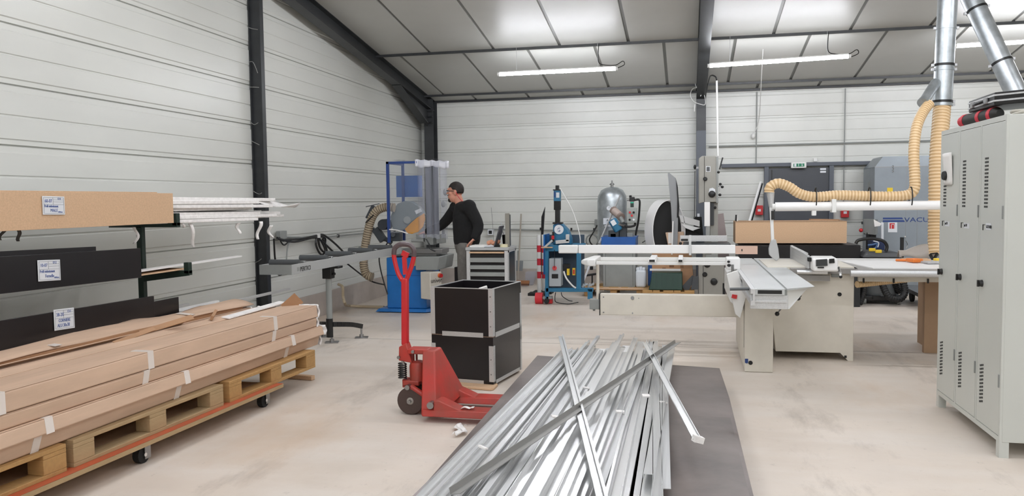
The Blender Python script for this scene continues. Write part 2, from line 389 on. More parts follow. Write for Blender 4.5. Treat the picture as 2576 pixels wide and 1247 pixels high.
pipe('wall_conduit', [(2.51, 14.15, 3.25), (2.5, 14.15, 1.3)], .009, m_grey, 'thin vertical conduit on the back wall right of the door', 'conduit')
a = yp(1926, 0, 11.2); b = yp(1909, 300, 13.9)
pipe('hanging_wire', [a, a.lerp(b, .5)+V((0, 0, -.05)), b, yp(1895, 338, 14.1)], .006, m_white, 'thin pale wire hanging from the roof in front of the back wall', 'wire', None, 4)
MB().ball((1.07, 14.13, 2.52), (.035, .035, .05)).build('wire_weight', m_white)
tag(bpy.data.objects['wire_weight'], 'small white pull knob on the back wall at the wire end', 'knob')
P = yp(1803, 203, 12.5); Q = yp(1806, 392, 12.45)
t = thing('conduit_pole', 'thin white vertical pole rising from the grey band saw', 'pole', Q)
MB().cyl(Q, P, .014, n=8).build('tube', m_white, t)
MB().tube([P, P+V((-.02, 0, .06)), P+V((-.09, .2, .09)), (.31, 13.95, P.z+.02)], .011, 6).build('cable', m_black, t)
t = thing('cable_loop', 'loose white cable loops hanging on the dark central column', 'cable', (.22, 13.8, 2.8))
pts = [yp(*p, 13.7) for p in ((1768, 165), (1752, 190), (1750, 215), (1762, 228), (1772, 240), (1774, 262), (1762, 262), (1745, 255), (1737, 240), (1742, 224), (1760, 218), (1778, 205), (1780, 190), (1772, 166))]
MB().tube(pts, .006, 6).build('coil', m_white, t)
MB().tube([yp(1763, 205, 13.68), yp(1769, 225, 13.68), yp(1762, 242, 13.68)], .008, 6).build('plug_lead', m_white, t)
MB().tube([yp(1748, 262, 13.7), yp(1747, 272, 13.7), yp(1747, 280, 13.7)], .01, 6).build('plug', m_white, t)
# exit sign
t = thing('exit_sign', 'green and white emergency exit sign box above the dark door', 'sign', (1.785, 14.05, 1.98))
MB().box(1.665, 1.905, 14.02, 14.09, 1.965, 2.065).build('housing', m_white, t, bevel=.012)
MB().box(1.70, 1.87, 14.014, 14.021, 1.99, 2.04).build('green_panel', mat('exit green', '#0f7a55', .4), t)
mb = MB().box(1.712, 1.745, 14.010, 14.015, 1.994, 2.038)
mb.box(1.776, 1.783, 14.010, 14.015, 1.997, 2.038)
mb.ball((1.832, 14.012, 2.033), (.006, .003, .006), 8, 6)
mb.bar((1.828, 14.012, 2.026), (1.838, 14.012, 2.010), .003, .010, 0, (1, 0, .4)).bar((1.838, 14.012, 2.011), (1.846, 14.012, 1.995), .003, .006, 0, (1, 0, .4)).bar((1.836, 14.012, 2.011), (1.824, 14.012, 1.998), .003, .006, 0, (1, 0, .4)).bar((1.826, 14.012, 2.022), (1.842, 14.012, 2.027), .003, .005)
tag(mb.build('pictogram', m_plate, t), kind='stuff')
tag(MB().obox((2.06, 14.15, 2.1), (.06, .03, .06)).build('junction_box', m_white, bevel=.006), 'small white junction box on the wall right of the exit sign', 'junction box')
for nm, x, z, lab in (('alarm_call_box', 1.17, 1.2, 'red alarm call box on the wall left of the door'), ('alarm_call_box', 2.515, 1.15, 'red alarm box on the wall right of the door above the suction machine')):
    t = thing(nm, lab, 'alarm box', (x, 14.1, z))
    MB().box(x-.06, x+.06, 14.06, 14.16, z, z+.16).build('housing', m_redfresh, t, bevel=.008)
    MB().box(x-.025, x+.025, 14.055, 14.061, z+.06, z+.1).build('front_window', m_plate, t)
tag(MB().box(-3.5, -3.4, 14.06, 14.15, .88, .98).box(-3.48, -3.42, 14.055, 14.06, .9, .96, 1).build('wall_socket', [m_plate, m_black], bevel=.004), 'square wall socket on the back wall beside the man', 'socket')
def socket(name, c, s, lab): return tag(MB().obox(c, s).build(name, m_grey, bevel=.006), lab, 'socket')
socket('wall_socket', (-4.69, 8.76, 1.12), (.06, .16, .1), 'grey socket box on the left wall beside the dark column')
socket('wall_socket', (-4.69, 11.15, .8), (.06, .1, .1), 'dark grey socket box on the left wall under the conduit')
socket('wall_socket', (-1.54, 14.13, 1.09), (.09, .07, .11), 'grey socket box on the back wall left of the air tank')
socket('wall_socket', (-.66, 14.13, .94), (.1, .07, .09), 'grey socket on the back wall right of the air tank')
pipe('power_cable', [(-1.54, 14.08, 1.04), (-1.58, 14.0, .95), (-1.66, 13.98, .8), (-1.6, 13.98, .7), (-1.5, 13.98, .72)], .012, m_black, 'black cable curling down from the socket left of the air tank', 'cable', None, 6)
t = thing('cable_coil', 'pale grey hose coil on the wall left of the air tank', 'hose coil', (-1.62, 14.05, .75))
for k in range(3): MB().torus((-1.62, 14.0+.02*k, .78), Y_, .1+.006*k, .009, 20, 6).build('turn', m_grey, t)
pipe('power_cable', [(-.66, 14.06, .92), (-.6, 13.9, .86), (-.68, 13.7, .8), (-.72, 13.4, .78)], .008, m_black, 'short black cable hanging from the socket right of the air tank', 'cable', None, 5)
# black cable bundle on left wall
t = thing('cable_bundle', 'black cables looped and hung on the left wall above the roller table', 'cable', (-4.68, 9.6, 1.0))
xw = -4.66
def wallp(px, py, x=xw): return xp(px, py, x)
for pts in ([(697, 598), (712, 605), (722, 603), (760, 600), (797, 592)], [(700, 600), (740, 608), (790, 597), (808, 605), (840, 635), (850, 643)], [(800, 595), (812, 590), (840, 610), (870, 640)],
            [(797, 594), (795, 615), (803, 635), (812, 640), (818, 628), (808, 605)], [(800, 595), (804, 620), (814, 633), (822, 630), (812, 600)], [(803, 592), (818, 600), (817, 622), (822, 632), (830, 645)]):
    MB().tube([wallp(*p) for p in pts], .014, 6).build('cable', m_black, t)
MB().obox(wallp(799, 593), (.05, .06, .05)).build('hook', m_white, t)
pipe('power_cable', [wallp(689, 600), wallp(691, 640), wallp(694, 665), wallp(700, 690), wallp(712, 688)], .011, m_black, 'black cable dropping from the left wall socket behind the table end', 'cable', None, 5)
pipe('power_cable', [wallp(733, 605), wallp(724, 620), wallp(721, 650), wallp(720, 680)], .009, m_grey, 'grey cable dropping from the left wall behind the roller table end', 'cable', None, 5)
pipe('power_cable', [wallp(703, 597), wallp(708, 610), wallp(716, 616), wallp(728, 605)], .009, m_black, 'short black cable loop beside the left wall socket', 'cable', None, 5)
pipe('power_cable', [xp(845, 640, -4.6), xp(880, 668, -4.5), yp(930, 705, 10.9), yp(968, 716, 10.6)], .011, m_black, 'black cable slung from the wall to the blue saw cabinet', 'cable', None, 5)
pipe('drain_hose', [xp(852, 715, -4.6), xp(862, 722, -4.5), xp(863, 745, -4.5), xp(868, 762, -4.45), yp(880, 769, 10.6), yp(966, 772, 10.55)], .02, m_hosegrey, 'beige hose on the left wall plinth dropping to the floor', 'hose', None, 5)

# ---------------------------------------------------------------- cantilever rack with stock
t = thing('cantilever_rack', 'dark green cantilever rack holding long profiles against the left wall', 'rack', (-4.2, 5.63, 0))
for y in (5.63, 2.9):
    MB().box(-4.255, -4.205, y-.022, y+.022, 0, 1.33).build('upright', m_green, t, bevel=.003)
    MB().box(-4.6, -3.9, y-.05, y+.05, .0, .06).build('foot', m_green, t, bevel=.004)
    for z, x0, x1, hs in ((1.33, -4.5, -3.89, .1), (.955, -4.55, -3.80, .09), (.55, -4.6, -3.9, .06)):
        arm = MB().hull([(x0, y-.022, z-.01), (x1, y-.022, z-.01), (x1, y+.022, z-.01), (x0, y+.022, z-.01)], [(x0, y-.022, z+.025), (x1, y-.022, z+.025), (x1, y+.022, z+.025), (x0, y+.022, z+.025)]).build('arm', m_green, t)
        MB().box(x1-.045, x1, y-.022, y+.022, z, z+hs).build('end_stop', m_green, arm, bevel=.004)
    MB().hull([(-4.215, y-.02, .89), (-3.82, y-.02, .94), (-3.82, y+.02, .94), (-4.215, y+.02, .89)], [(-4.215, y-.02, .95), (-3.82, y-.02, .95), (-3.82, y+.02, .95), (-4.215, y+.02, .95)]).build('arm_gusset', m_green, t)
def board(lab, x, y0, y1, z0, z1, m, me, dz=0., th=.018, extra=None):
    mb = MB().hull([(x-th, y0, z0+dz), (x, y0, z0+dz), (x, y1, z0), (x-th, y1, z0)], [(x-th, y0, z1+dz), (x, y0, z1+dz), (x, y1, z1), (x-th, y1, z1)])
    o = mb.build('rack_board', [m], bevel=.0015); return tag(o, lab, 'board', 'boards closing the cantilever rack')
bt = board('tan fibreboard strip on the top level of the rack', -3.868, 2.3, 5.54, 1.356, 1.584, m_mdf, m_mdf)
board('second tan fibreboard strip just behind the top rack board', -3.888, 2.3, 5.38, 1.372, 1.592, m_mdf, m_mdf)
bm_ = board('black plywood strip on the middle level of the rack', -3.868, 2.3, 5.14, .972, 1.186, m_ply, m_plyedge, .055)
board('black plywood strip edge showing behind the middle rack board', -3.892, 2.3, 4.72, 1.0, 1.222, m_ply, m_plyedge, .055)
bl = board('black plywood strip on the lowest level of the rack', -3.868, 2.3, 5.27, .56, .822, m_ply, m_plyedge, .045)
board('short black plywood piece showing behind the lowest rack board', -3.892, 3.9, 5.6, .56, .776, m_ply, m_plyedge)
def sign(lab, y0, y1, z0, z1, tilt_, rows, x=-3.864):
    t = thing('label_plate', lab, 'label', (x, y0, z0), 0, 'handwritten rack labels')
    w_ = y1-y0; h = z1-z0
    r = V((0, 1, tilt_)).normalized()
    mb = MB().hull([(x, y0, z0), (x+.004, y0, z0), (x+.004, y1, z0+tilt_*w_), (x, y1, z0+tilt_*w_)], [(x, y0, z1), (x+.004, y0, z1), (x+.004, y1, z1+tilt_*w_), (x, y1, z1+tilt_*w_)])
    mb.build('plate', m_plate, t, bevel=.0015)
    g = mat('grey rule', '#8c9298', .6)
    b = MB(); e = .007
    def ln(u0, v0, u1, v1, wd=.0016):
        a = V((x+.0046, y0+u0*w_, z0+v0*h+tilt_*u0*w_)); c = V((x+.0046, y0+u1*w_, z0+v1*h+tilt_*u1*w_)); b.bar(a, c, wd, .001, 0, X_)
    for u0, v0, u1, v1 in ((.05, .93, .95, .93), (.05, .07, .95, .07), (.05, .07, .05, .93), (.95, .07, .95, .93), (.05, .56, .95, .56), (.46, .56, .46, .93), (.46, .81, .95, .81), (.46, .7, .95, .7)): ln(u0, v0, u1, v1)
    tag(b.build('printed_rules', g, t), kind='stuff')
    for body, u, v, s, q in rows:
        text(body, s*h, (x+.0048, y0+u*w_, z0+v*h+tilt_*u*w_), (0, 1, tilt_), (0, -tilt_*.2, 1), m_ink, t, 'handwriting', .0006, q)
sign('white label reading MALE on the tan rack board', 4.24, 4.42, 1.445, 1.56, -.02, [('60-07', .09, .66, .26, .85), ('D3', .68, .82, .15, 1.2), ('Profil emboitement', .07, .40, .2, .62), ('MALE', .33, .16, .24, .9), ('6050mm', .68, .12, .1, .9)])
sign('white label reading Femelle on the middle black board', 4.18, 4.36, 1.04, 1.17, -.05, [('10-07', .1, .68, .22, .85), ('D2', .66, .82, .16, 1.2), ('Profil emboitement', .07, .40, .19, .62), ('Femelle', .3, .17, .22, .8), ('6050mm', .7, .12, .1, .85)])
sign('white label reading CORNIERE on the lowest black board', 4.29, 4.46, .72, .852, -.045, [('38-20', .1, .66, .24, .85), ('D1', .66, .8, .16, 1.2), ('CORNIERE', .2, .38, .22, .72), ('ALU 30x30', .14, .14, .24, .7)])
# profiles on the rack
gt = 'white wrapped profiles on the top rack arm'
for i in range(42):
    lv = i//6; x = -4.40+.078*(i % 6)+rnd(-.012, .012); z = 1.358+lv*.0285; e = rnd(6.7, 7.4)
    if i in (3, 9): e = 7.75
    wx = rnd(.05, .072); hz = rnd(.027, .031)
    o = MB().obox((x, (2.5+e)/2, z+hz/2), (wx, e-2.5, hz), (rnd(-.004, .006)-.006, 0, rnd(-.012, .012))).build('wrapped_profile', m_whiteprof if i % 4 == 0 else m_wrap, bevel=.004)
    tag(o, 'long thin white profile lying in the stack on the top rack arm', 'profile', gt)
for i, (px, py, dz, wd, lab) in enumerate(((478, 568, .2, .05, 'torn foam strip hanging longest below the top rack profiles'), (652, 562, .17, .07, 'foam scrap hanging in front of the dark column, left one'), (678, 572, .12, .07, 'foam scrap hanging beside the dark column, right one'),
        (600, 566, .1, .06, 'short foam scrap hanging from the top profiles before the column'), (455, 560, .06, .03, 'small foam scrap hanging beside the green end stop'), (342, 578, .12, .015, 'thin foam thread hanging under the tan rack board'), (40, 578, .09, .02, 'shaded foam thread hanging below the tan board nearest the label'), (6, 578, .08, .02, 'shaded foam thread hanging below the near end of the tan board'))):
    X0 = -4.0 if i < 5 else -3.96
    p = xp(px, py, X0)
    fn = lambda u, v, p=p, dz=dz, wd=wd, i=i: p+V((.02*math.sin(5*v+i)+.012*math.cos(9*u), (u-.5)*wd*(1-.55*v)+dz*.35*v*v*(1 if i % 2 == 0 else -.4), .02-dz*v))
    tag(MB().grid(fn, 4, 8).build('foam_scrap', m_wrap if i < 6 else mat('shaded foam thread', '#5b5652', .8), solid=.003, origin=p), lab, 'packing scrap', 'packing scraps hanging from the rack')  # last two threads: shade on the foam put into a dark colour
fl = lambda u, v: V((-4.02+.09*(u-.5), 7.0+.85*v, 1.50-.02*v+.03*math.sin(3*u+4*v)))
tag(MB().grid(fl, 4, 10).build('foam_sheet', m_wrap, solid=.004), 'torn white foam sleeve sticking out past the dark column', 'packing sheet')
for i in range(4):
    e = (6.0, 6.25, 6.35, 6.6)[i]
    o = MB().obox((-4.08+.05*i, (2.6+e)/2, .99+.006*i), (.05, e-2.6, .012), (.008, 0, .004*i)).build('flat_profile', m_whiteprof)
    tag(o, 'flat white strip lying on the middle rack arm', 'profile', 'flat strips on the middle rack arm')
tag(MB().hull([(-4.14, 4.6, .985), (-3.87, 4.6, .985), (-3.87, 5.75, .985), (-4.14, 5.75, .985)], [(-4.14, 4.6, .99), (-3.87, 4.6, .99), (-3.87, 5.75, .99), (-4.14, 5.75, .99)]).build('shelf_sheet', m_mdf), 'pale wood sheet lying on the middle rack arm', 'board')
for i in range(9):
    e = rnd(5.9, 6.5); x = -4.3+.05*i
    if i == 8: e = 7.4
    o = MB().obox((x, (2.8+e)/2, .60+.02*(i % 3)), (.035, e-2.8, .02)).build('angle_profile', [m_alusatin, m_whiteprof][i % 2])
    tag(o, 'thin metal angle lying on the lowest rack arm', 'profile', 'angles on the lowest rack arm')

# ---------------------------------------------------------------- dolly, pallets, cartons
RZ = -.04
def caster(parent, x, y, zt, r=.05):
    f = MB().obox((x, y, zt-.006), (.09, .09, .012)).obox((x-.028, y, zt-.05), (.006, .05, .09)).obox((x+.028, y, zt-.05), (.006, .05, .09)).cyl((x, y, zt-.02), (x, y, zt), .025, n=10)
    c = f.build('caster', m_steel, parent, local=True)
    MB().cyl((x-.02, y-.02, r), (x+.02, y-.02, r), r, n=20).build('wheel', m_blackmat, c, local=True)
    MB().cyl((x-.032, y-.02, r), (x+.032, y-.02, r), .012, n=8).build('axle', m_chrome, c, local=True)
    return c
t = thing('platform_dolly', 'long wooden dolly with orange edge and black casters under the pallets', 'dolly', (-2.965, 5.5, 0), -.037)
MB().box(-.85, -.004, -3.6, 0, .118, .146).build('deck', m_mdf, t, local=True)
MB().box(-.004, .0, -3.6, 0, .12, .145).build('edge_strip', m_palg, t, local=True)
MB().box(-.09, -.002, -3.6, -.002, .146, .1475).build('orange_margin', m_orange, t, local=True)
for x in (-.09, -.74):
    for y in (-.12, -1.42, -3.3): caster(t, x, y, .118)
def pallet(lab, y1, rz, L=1.2, m=m_pal, x1=-2.985, z=.1465, W=.8, group='pallets under the cartons', x0=None):
    t = thing('wooden_pallet', lab, 'pallet', (x1, y1, z), rz, group)
    def p(nm, *b): return MB().box(*[c for c in b]).build(nm, m, t, local=True, bevel=.003)
    for i in range(3):
        xx = -.1 if i == 0 else (-W/2-.05 if i == 1 else -W)
        p('bottom_board', xx, xx+.1, -L, 0, 0, .022)
        for q in range(3):
            yy = [-.145, -L/2-.0725, -L][q]; p('block', xx, xx+.1, yy, yy+.145, .022, .1)
    for q in range(3):
        yy = [-.145, -L/2-.0725, -L][q]; p('crosspiece', -W, 0, yy, yy+.145, .1, .122)
    for i in range(5):
        xx = -W+i*(W-.145)/4; p('deck_board', xx, xx+(.145 if i % 2 == 0 else .1), -L, 0, .122, .144)
    return t
pallet('wooden pallet overhanging the far end of the dolly', 6.1, RZ, x1=-2.995)
pallet('greyed wooden pallet in the middle of the dolly', 4.83, RZ, m=m_palg, L=1.3, x1=-3.045)
pallet('wooden pallet at the near end of the dolly', 3.48, RZ, x1=-3.095)
CB = .2915
def carton(lab, x0, x1, z0, z1, yf, L, sl=0., tapes=(), wrap=True, m=None, group='long cartons on the pallets'):
    t = thing('long_carton', lab, 'carton', (-3.05, 6.32, 0), -.02, group)
    b = [(x0, -L, z0), (x1-max(sl, 0), -L, z0), (x1-max(sl, 0), yf, z0), (x0, yf, z0)]; u = [(x0, -L, z1), (x1+min(sl, 0), -L, z1), (x1+min(sl, 0), yf, z1), (x0, yf, z1)]
    MB().hull(b, u).build('box', m or m_card, t, local=True, bevel=.009)
    xb = x1-max(sl, 0); xt = x1+min(sl, 0)
    MB().box(x0+.02, xt-.001, -L+.02, yf-.02, z1, z1+.0012).build('top_flap', m or m_card, t, local=True)
    for y in tapes:
        MB().hull([(xb-.001, y-.03, z0), (xb+.0025, y-.03, z0), (xb+.0025, y+.02, z0), (xb-.001, y+.02, z0)], [(xt-.001, y-.02, z1+.002), (xt+.0025, y-.02, z1+.002), (xt+.0025, y+.03, z1+.002), (xt-.001, y+.03, z1+.002)]).box(xt-.12, xt, y-.02, y+.03, z1+.0012, z1+.0027).build('tape_strip', m_tape, t, local=True)
    if wrap:
        fn = lambda a, c: V((x0+(x1-x0)*a, yf+.01+.03*math.sin(7*a+3*c)*math.sin(3.1*c)+.015*math.sin(23*a+x1*90), z0+(z1-z0)*(c*1.08-.03)))
        MB().grid(fn, 12, 6).build('end_wrap', m_wrap, t, local=True, solid=.012)
    return t
carton('long carton at the bottom of the aisle side stack', -.34, -.005, CB, .376, 0, 4.3, .02, (-.55, -1.9, -3.0))
carton('long carton second from the bottom, jutting out of the aisle side stack', -.30, .03, .378, .452, .02, 4.3, -.02, (-.5, -1.85, -2.95))
carton('long carton third from the bottom of the aisle side stack', -.35, .0, .454, .529, -.05, 4.3, .008, (-.75, -2.2, -3.25))
carton('long carton on top of the aisle side stack', -.31, .0, .533, .632, -.03, 4.3, -.012, (-.72, -2.15, -3.2))
carton('long carton at the bottom of the wall side stack', -.70, -.36, CB, .46, -.1, 4.3)
carton('long carton second in the wall side stack', -.70, -.36, .462, .545, -.1, 4.3, 0)
carton('long carton third in the wall side stack, next to the aisle side cartons', -.525, -.345, .547, .622, -.12, 4.3, 0, (-.9, -2.4))
carton('long carton in the wall side stack right under the opened carton', -.72, -.545, .547, .62, -.16, 4.3, 0)
# opened carton on top of the wall side stack
t = thing('open_carton', 'opened and crushed long carton on top of the wall side stack', 'carton', (-3.05, 6.32, 0), -.02)
fn = lambda u, v: V((-.79+.225*u+.01*math.sin(9*v), -3.6+3.5*v, .668+.03*math.sin(math.pi*u)*(1-.5*v)+.008*math.sin(14*v+3*u)-.02*u+(.012*math.sin(31*v) if u < .1 else 0)))
MB().grid(fn, 8, 40).build('lid', m_card, t, local=True, solid=.006)
MB().hull([(-.78, -3.58, .622), (-.575, -3.58, .622), (-.575, -.25, .622), (-.78, -.25, .622)], [(-.785, -3.58, .655), (-.57, -3.58, .65), (-.57, -.25, .65), (-.785, -.25, .655)]).build('tray', m_card2, t, local=True)
for y in (-.95, -2.25, -3.1): MB().obox((-.62, y, .676), (.12, .06, .003), (0, .1, .1)).build('tape_strip', m_tape, t, local=True)
for i, (p, sz, rot, lab) in enumerate((((-.40, -1.75, .66), (.035, .5, .004), (.06, .5, .12), 'loose tan kraft strip lying across the carton stacks'), ((-.37, -1.5, .685), (.05, .36, .004), (.22, .5, -.45), 'curled kraft strip sticking up from the carton stacks'),
        ((-.335, -2.0, .64), (.07, 3.3, .005), (0, .25, .006), 'flattened carton strip lying between the carton stacks'), ((-.33, -.45, .648), (.07, .9, .008), (.008, .1, .03), 'pale foam strip lying on top of the aisle side cartons'), ((-.54, -2.3, .632), (.05, 2.4, .005), (0, -.5, -.006), 'narrow brown carton edge sticking up beside the opened carton'), ((-.38, -.95, .675), (.02, .22, .03), (.1, .4, .5), 'torn brown scrap standing on the cartons near their far end'))):
    R = Matrix.Rotation(-.02, 3, 'Z'); c = R @ V(p)+V((-3.05, 6.32, 0))
    tag(MB().obox(c, sz, (rot[0], rot[1], rot[2]-.02)).build('kraft_strip', m_wrap if i == 3 else (m_card if i in (2, 4) else m_card2)), lab, 'strip', 'loose strips on the cartons')
c = yp(735, 768, 6.25)
tag(MB().obox(c+V((0, 0, .015)), (.15, .004, .12), (.35, -.7, .5)).build('cardboard_flap', m_card2), 'square brown cardboard piece sticking up behind the cartons', 'cardboard')
tag(MB().bar(zp(712, 944, .02), zp(788, 950, .02), .05, .036).build('wood_offcut', m_mdf, bevel=.003), 'short pale wood offcut on the floor beside the pallet end', 'offcut')

for i, (p, q, r) in enumerate((((628, 70), (640, 74), (652, 76)), ((630, 158), (641, 158), (652, 185)), ((632, 220), (643, 220), (655, 221)), ((634, 308), (644, 314), (653, 309)), ((637, 355), (643, 358), (656, 365)), ((640, 480), (655, 488), (662, 485)), ((646, 660), (656, 655), (661, 650)))):
    o = MB().tube([xp(p[0], p[1], -4.72), xp(q[0], q[1], -4.66), xp(r[0], r[1], -4.61)+V((.003, 0, 0))], .0035, 5, 5).build('cobweb', mat('cobweb grey', '#8a8a86', .9)); o.location += V((0, -.035, 0)); tag(o, ('topmost dusty cobweb wisp on the dark wall column', 'drooping cobweb wisp on the column, second from the top', 'level cobweb wisp on the column, third from the top', 'cobweb wisp on the column, fourth from the top', 'cobweb wisp on the column just above the rack boards', 'cobweb wisp on the column level with the white profiles', 'lowest cobweb wisp on the dark wall column')[i], 'cobweb', 'cobwebs on the wall column')
def resample(P, step):
    out = [P[0]]; acc = 0.
    for a, b in zip(P, P[1:]):
        d = (b-a).length; t = step-acc
        while t <= d: out.append(a.lerp(b, t/d)); t += step
        acc = (acc+d) % step
    return out
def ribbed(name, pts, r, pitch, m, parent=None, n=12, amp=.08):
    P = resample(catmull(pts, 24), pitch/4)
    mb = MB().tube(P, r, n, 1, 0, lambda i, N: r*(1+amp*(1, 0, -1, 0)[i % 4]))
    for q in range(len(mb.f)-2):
        if (q//n) % 4 in (1, 2): mb.m[q] = 1  # darker grooves: shade between the ribs put into the colour
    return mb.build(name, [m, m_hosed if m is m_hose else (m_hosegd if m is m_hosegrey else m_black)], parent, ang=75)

# ---------------------------------------------------------------- pallet jack
t = thing('pallet_jack', 'worn red pallet jack with its forks under the sheet of profiles', 'pallet jack', (-1.7, 5.42, 0))
FZ = .088
for y0 in (5.15, 5.53):
    MB().hull([(-1.76, y0, FZ-.045), (-.55, y0, FZ-.045), (-.55, y0+.16, FZ-.045), (-1.76, y0+.16, FZ-.045)], [(-1.76, y0+.008, FZ), (-.55, y0+.02, FZ), (-.55, y0+.14, FZ), (-1.76, y0+.152, FZ)]).build('fork', m_red, t, bevel=.006)
MB().hull([(-1.77, 5.16, .045), (-1.655, 5.155, .045), (-1.60, 5.5, FZ), (-1.59, 5.68, FZ), (-1.77, 5.68, .045)], [(-1.815, 5.35, .455), (-1.725, 5.35, .458), (-1.72, 5.42, .46), (-1.72, 5.49, .46), (-1.815, 5.49, .457)]).build('body_frame', m_red, t, bevel=.01)
for y0 in (5.15, 5.53): MB().hull([(-1.68, y0+.008, FZ-.01), (-1.47, y0+.02, FZ-.01), (-1.47, y0+.14, FZ-.01), (-1.68, y0+.152, FZ-.01)], [(-1.68, y0+.02, .15), (-1.64, y0+.02, .15), (-1.64, y0+.14, .15), (-1.68, y0+.14, .15)]).build('fork_root', m_red, t, bevel=.006)
MB().box(-1.93, -1.78, 5.36, 5.48, .425, .462).build('top_arm', m_red, t, bevel=.008)
MB().cyl((-1.89, 5.42, .37), (-1.89, 5.42, .43), .016).build('piston', m_chrome, t)
MB().lathe([(.03, .22), (.058, .23), (.06, .33), (.052, .36), (.03, .37)], (-1.875, 5.42, 0), n=18).build('pump_cylinder', m_red, t)
MB().box(-1.97, -1.85, 5.36, 5.48, .2, .235).box(-1.98, -1.94, 5.38, 5.46, .18, .24).build('pump_base', m_red, t, bevel=.006)
MB().hull([(-2.0, 5.37, .375), (-1.9, 5.37, .36), (-1.9, 5.47, .36), (-2.0, 5.47, .375)], [(-2.0, 5.38, .47), (-1.945, 5.38, .5), (-1.945, 5.46, .5), (-2.0, 5.46, .47)]).build('handle_yoke', m_red, t, bevel=.006)
for p in ((-1.995, 5.365, .40), (-1.965, 5.365, .365), (-1.885, 5.355, .445)): MB().cyl(p, V(p)+V((0, -.012, 0)), .012, n=8).build('bolt', m_steel, t)
P = [V((-1.975+.028*math.cos(i*.9), 5.38+.028*math.sin(i*.9), .245+.0021*i)) for i in range(56)]
MB().tube(P, .005, 6, 1).build('spring', m_black, t)
MB().tube([(-1.74, 5.33, .1), (-1.84, 5.33, .17), (-1.90, 5.34, .2)], .018, 8).tube([(-1.74, 5.51, .1), (-1.84, 5.51, .17), (-1.90, 5.5, .2)], .018, 8).build('link_arm', m_red, t)
MB().cyl((-1.915, 5.35, .2), (-1.915, 5.3, .2), .018, n=10).build('pivot_pin', m_steel, t); MB().cyl((-1.70, 5.2, .12), (-1.70, 5.15, .12), .024, n=12).build('pivot_pin', m_steel, t)
tyre = mat('brown tyre', '#4a3a35', .55)
for y in (5.33, 5.455):
    a = MB().lathe([(.058, 0), (.092, 0), (.098, .008), (.098, .047), (.092, .055), (.058, .055)], (-1.905, y, .098), Y_, 28).build('steer_wheel', tyre, t)
    MB().lathe([(.012, -.006), (.02, -.006), (.032, .006), (.058, .004), (.058, .05), (.01, .05)], (-1.905, y, .098), Y_, 20).build('wheel_hub', mat('worn hub', '#b0aca4', .4, .4), a)
MB().cyl((-1.905, 5.3, .098), (-1.905, 5.54, .098), .014, n=10).build('axle', m_steel, t)
hb = V((-1.965, 5.42, .48)); ht = yp(1019, 700, 5.42)
MB().bar(hb, ht, .045, .05, 0, Y_).build('handle_bar', m_redfresh, t, bevel=.008)
lp = [yp(*p, 5.42) for p in ((1018, 712), (1003, 690), (994, 660), (991, 640), (993, 625), (1003, 616), (1017, 614), (1032, 617), (1041, 628), (1041, 645), (1035, 670), (1027, 692), (1019, 712))]
MB().tube(lp, .017, 8).build('handle_loop', m_redfresh, t)
MB().tube([V((p.x, p.y-.001, p.z)) for p in lp[3:10]], .0185, 8).build('grip', mat('worn grip', '#57494b', .35), t)
MB().bar(yp(1020, 690, 5.42), yp(1017, 645, 5.42), .03, .018, 0, Y_).bar(yp(1017, 645, 5.42), yp(1022, 633, 5.42), .05, .02, 0, Y_).build('release_lever', m_redfresh, t)
tag(MB().grid(lambda u, v: V((-1.50+.09*u, 5.2+.035*v, .094+.012*abs(math.sin(5*u)))), 6, 3).build('paper_scrap', m_paper, solid=.003), 'white scrap lying on the red fork of the pallet jack', 'paper scrap')
q = zp(1157, 1088)
tag(MB().grid(lambda u, v: q+V((.06*(u-.5)+.03*math.sin(6*v), .2*(v-.5)+.02*math.sin(7*u), .012+.02*abs(math.sin(5*u+4*v)))), 6, 8).build('paper_scrap', m_wrap, solid=.003), 'crumpled white film scrap on the floor below the forks', 'paper scrap')

# ---------------------------------------------------------------- stacked black crates on a wooden base
CR = -.165
def crate(lab, z, H, upper):
    t = thing('plywood_crate', lab, 'crate', (-1.52, 6.235, z), CR, 'stacked black plywood crates')
    W, D, T = .55, .63, .012
    for nm, b in (('front_panel', (-W, 0, 0, T)), ('rear_panel', (-W, 0, D-T, D)), ('left_panel', (-W, -W+T, T, D-T)), ('right_panel', (-T, 0, T, D-T))):
        p = MB().box(b[0], b[1], b[2], b[3], 0, H-.006).build(nm, m_ply, t, local=True)
        MB().box(b[0], b[1], b[2], b[3], H-.0058, H).build('top_edge', m_alusatin if upper else m_plyedge, p, local=True)
    MB().box(-W+T, -T, T, D-T, 0, .012).build('bottom_panel', m_ply, t, local=True)
    h0, h1 = (0., H) if upper else (.02, H-.075)
    for x, s in ((-W, 1), (0, -1)):
        MB().box(min(x, x+s*.036), max(x, x+s*.036), -.003, 0, h0, h1).box(x-(.003 if s > 0 else 0), x+(0 if s > 0 else .003), -.003, .036, h0, h1).build('corner_angle', m_alusatin, t, local=True)
    for x, s in ((-W, 1), (0, -1)):
        MB().box(min(x, x+s*.03), max(x, x+s*.03), D, D+.003, 0, H).box(x-(.003 if s > 0 else 0), x+(0 if s > 0 else .003), D-.03, D+.003, -.12 if upper and s < 0 else 0, H-(.1 if upper and s < 0 else 0)).build('corner_angle', m_alusatin, t, local=True)
    MB().box(-W+.10, -.085, -.004, 0, -.012 if upper else .0, .026).build('front_rail', m_alusatin, t, local=True)
    MB().box(0, .004, .05, D-.05, -.012 if upper else 0, .028).build('side_rail', m_alusatin, t, local=True)
    for z_ in (.08, .2, .32):
        if z_ < h1: MB().cyl((-.018, -.003, z_), (-.018, -.006, z_), .006, n=8).build('rivet', m_steel, t, local=True)
    return t
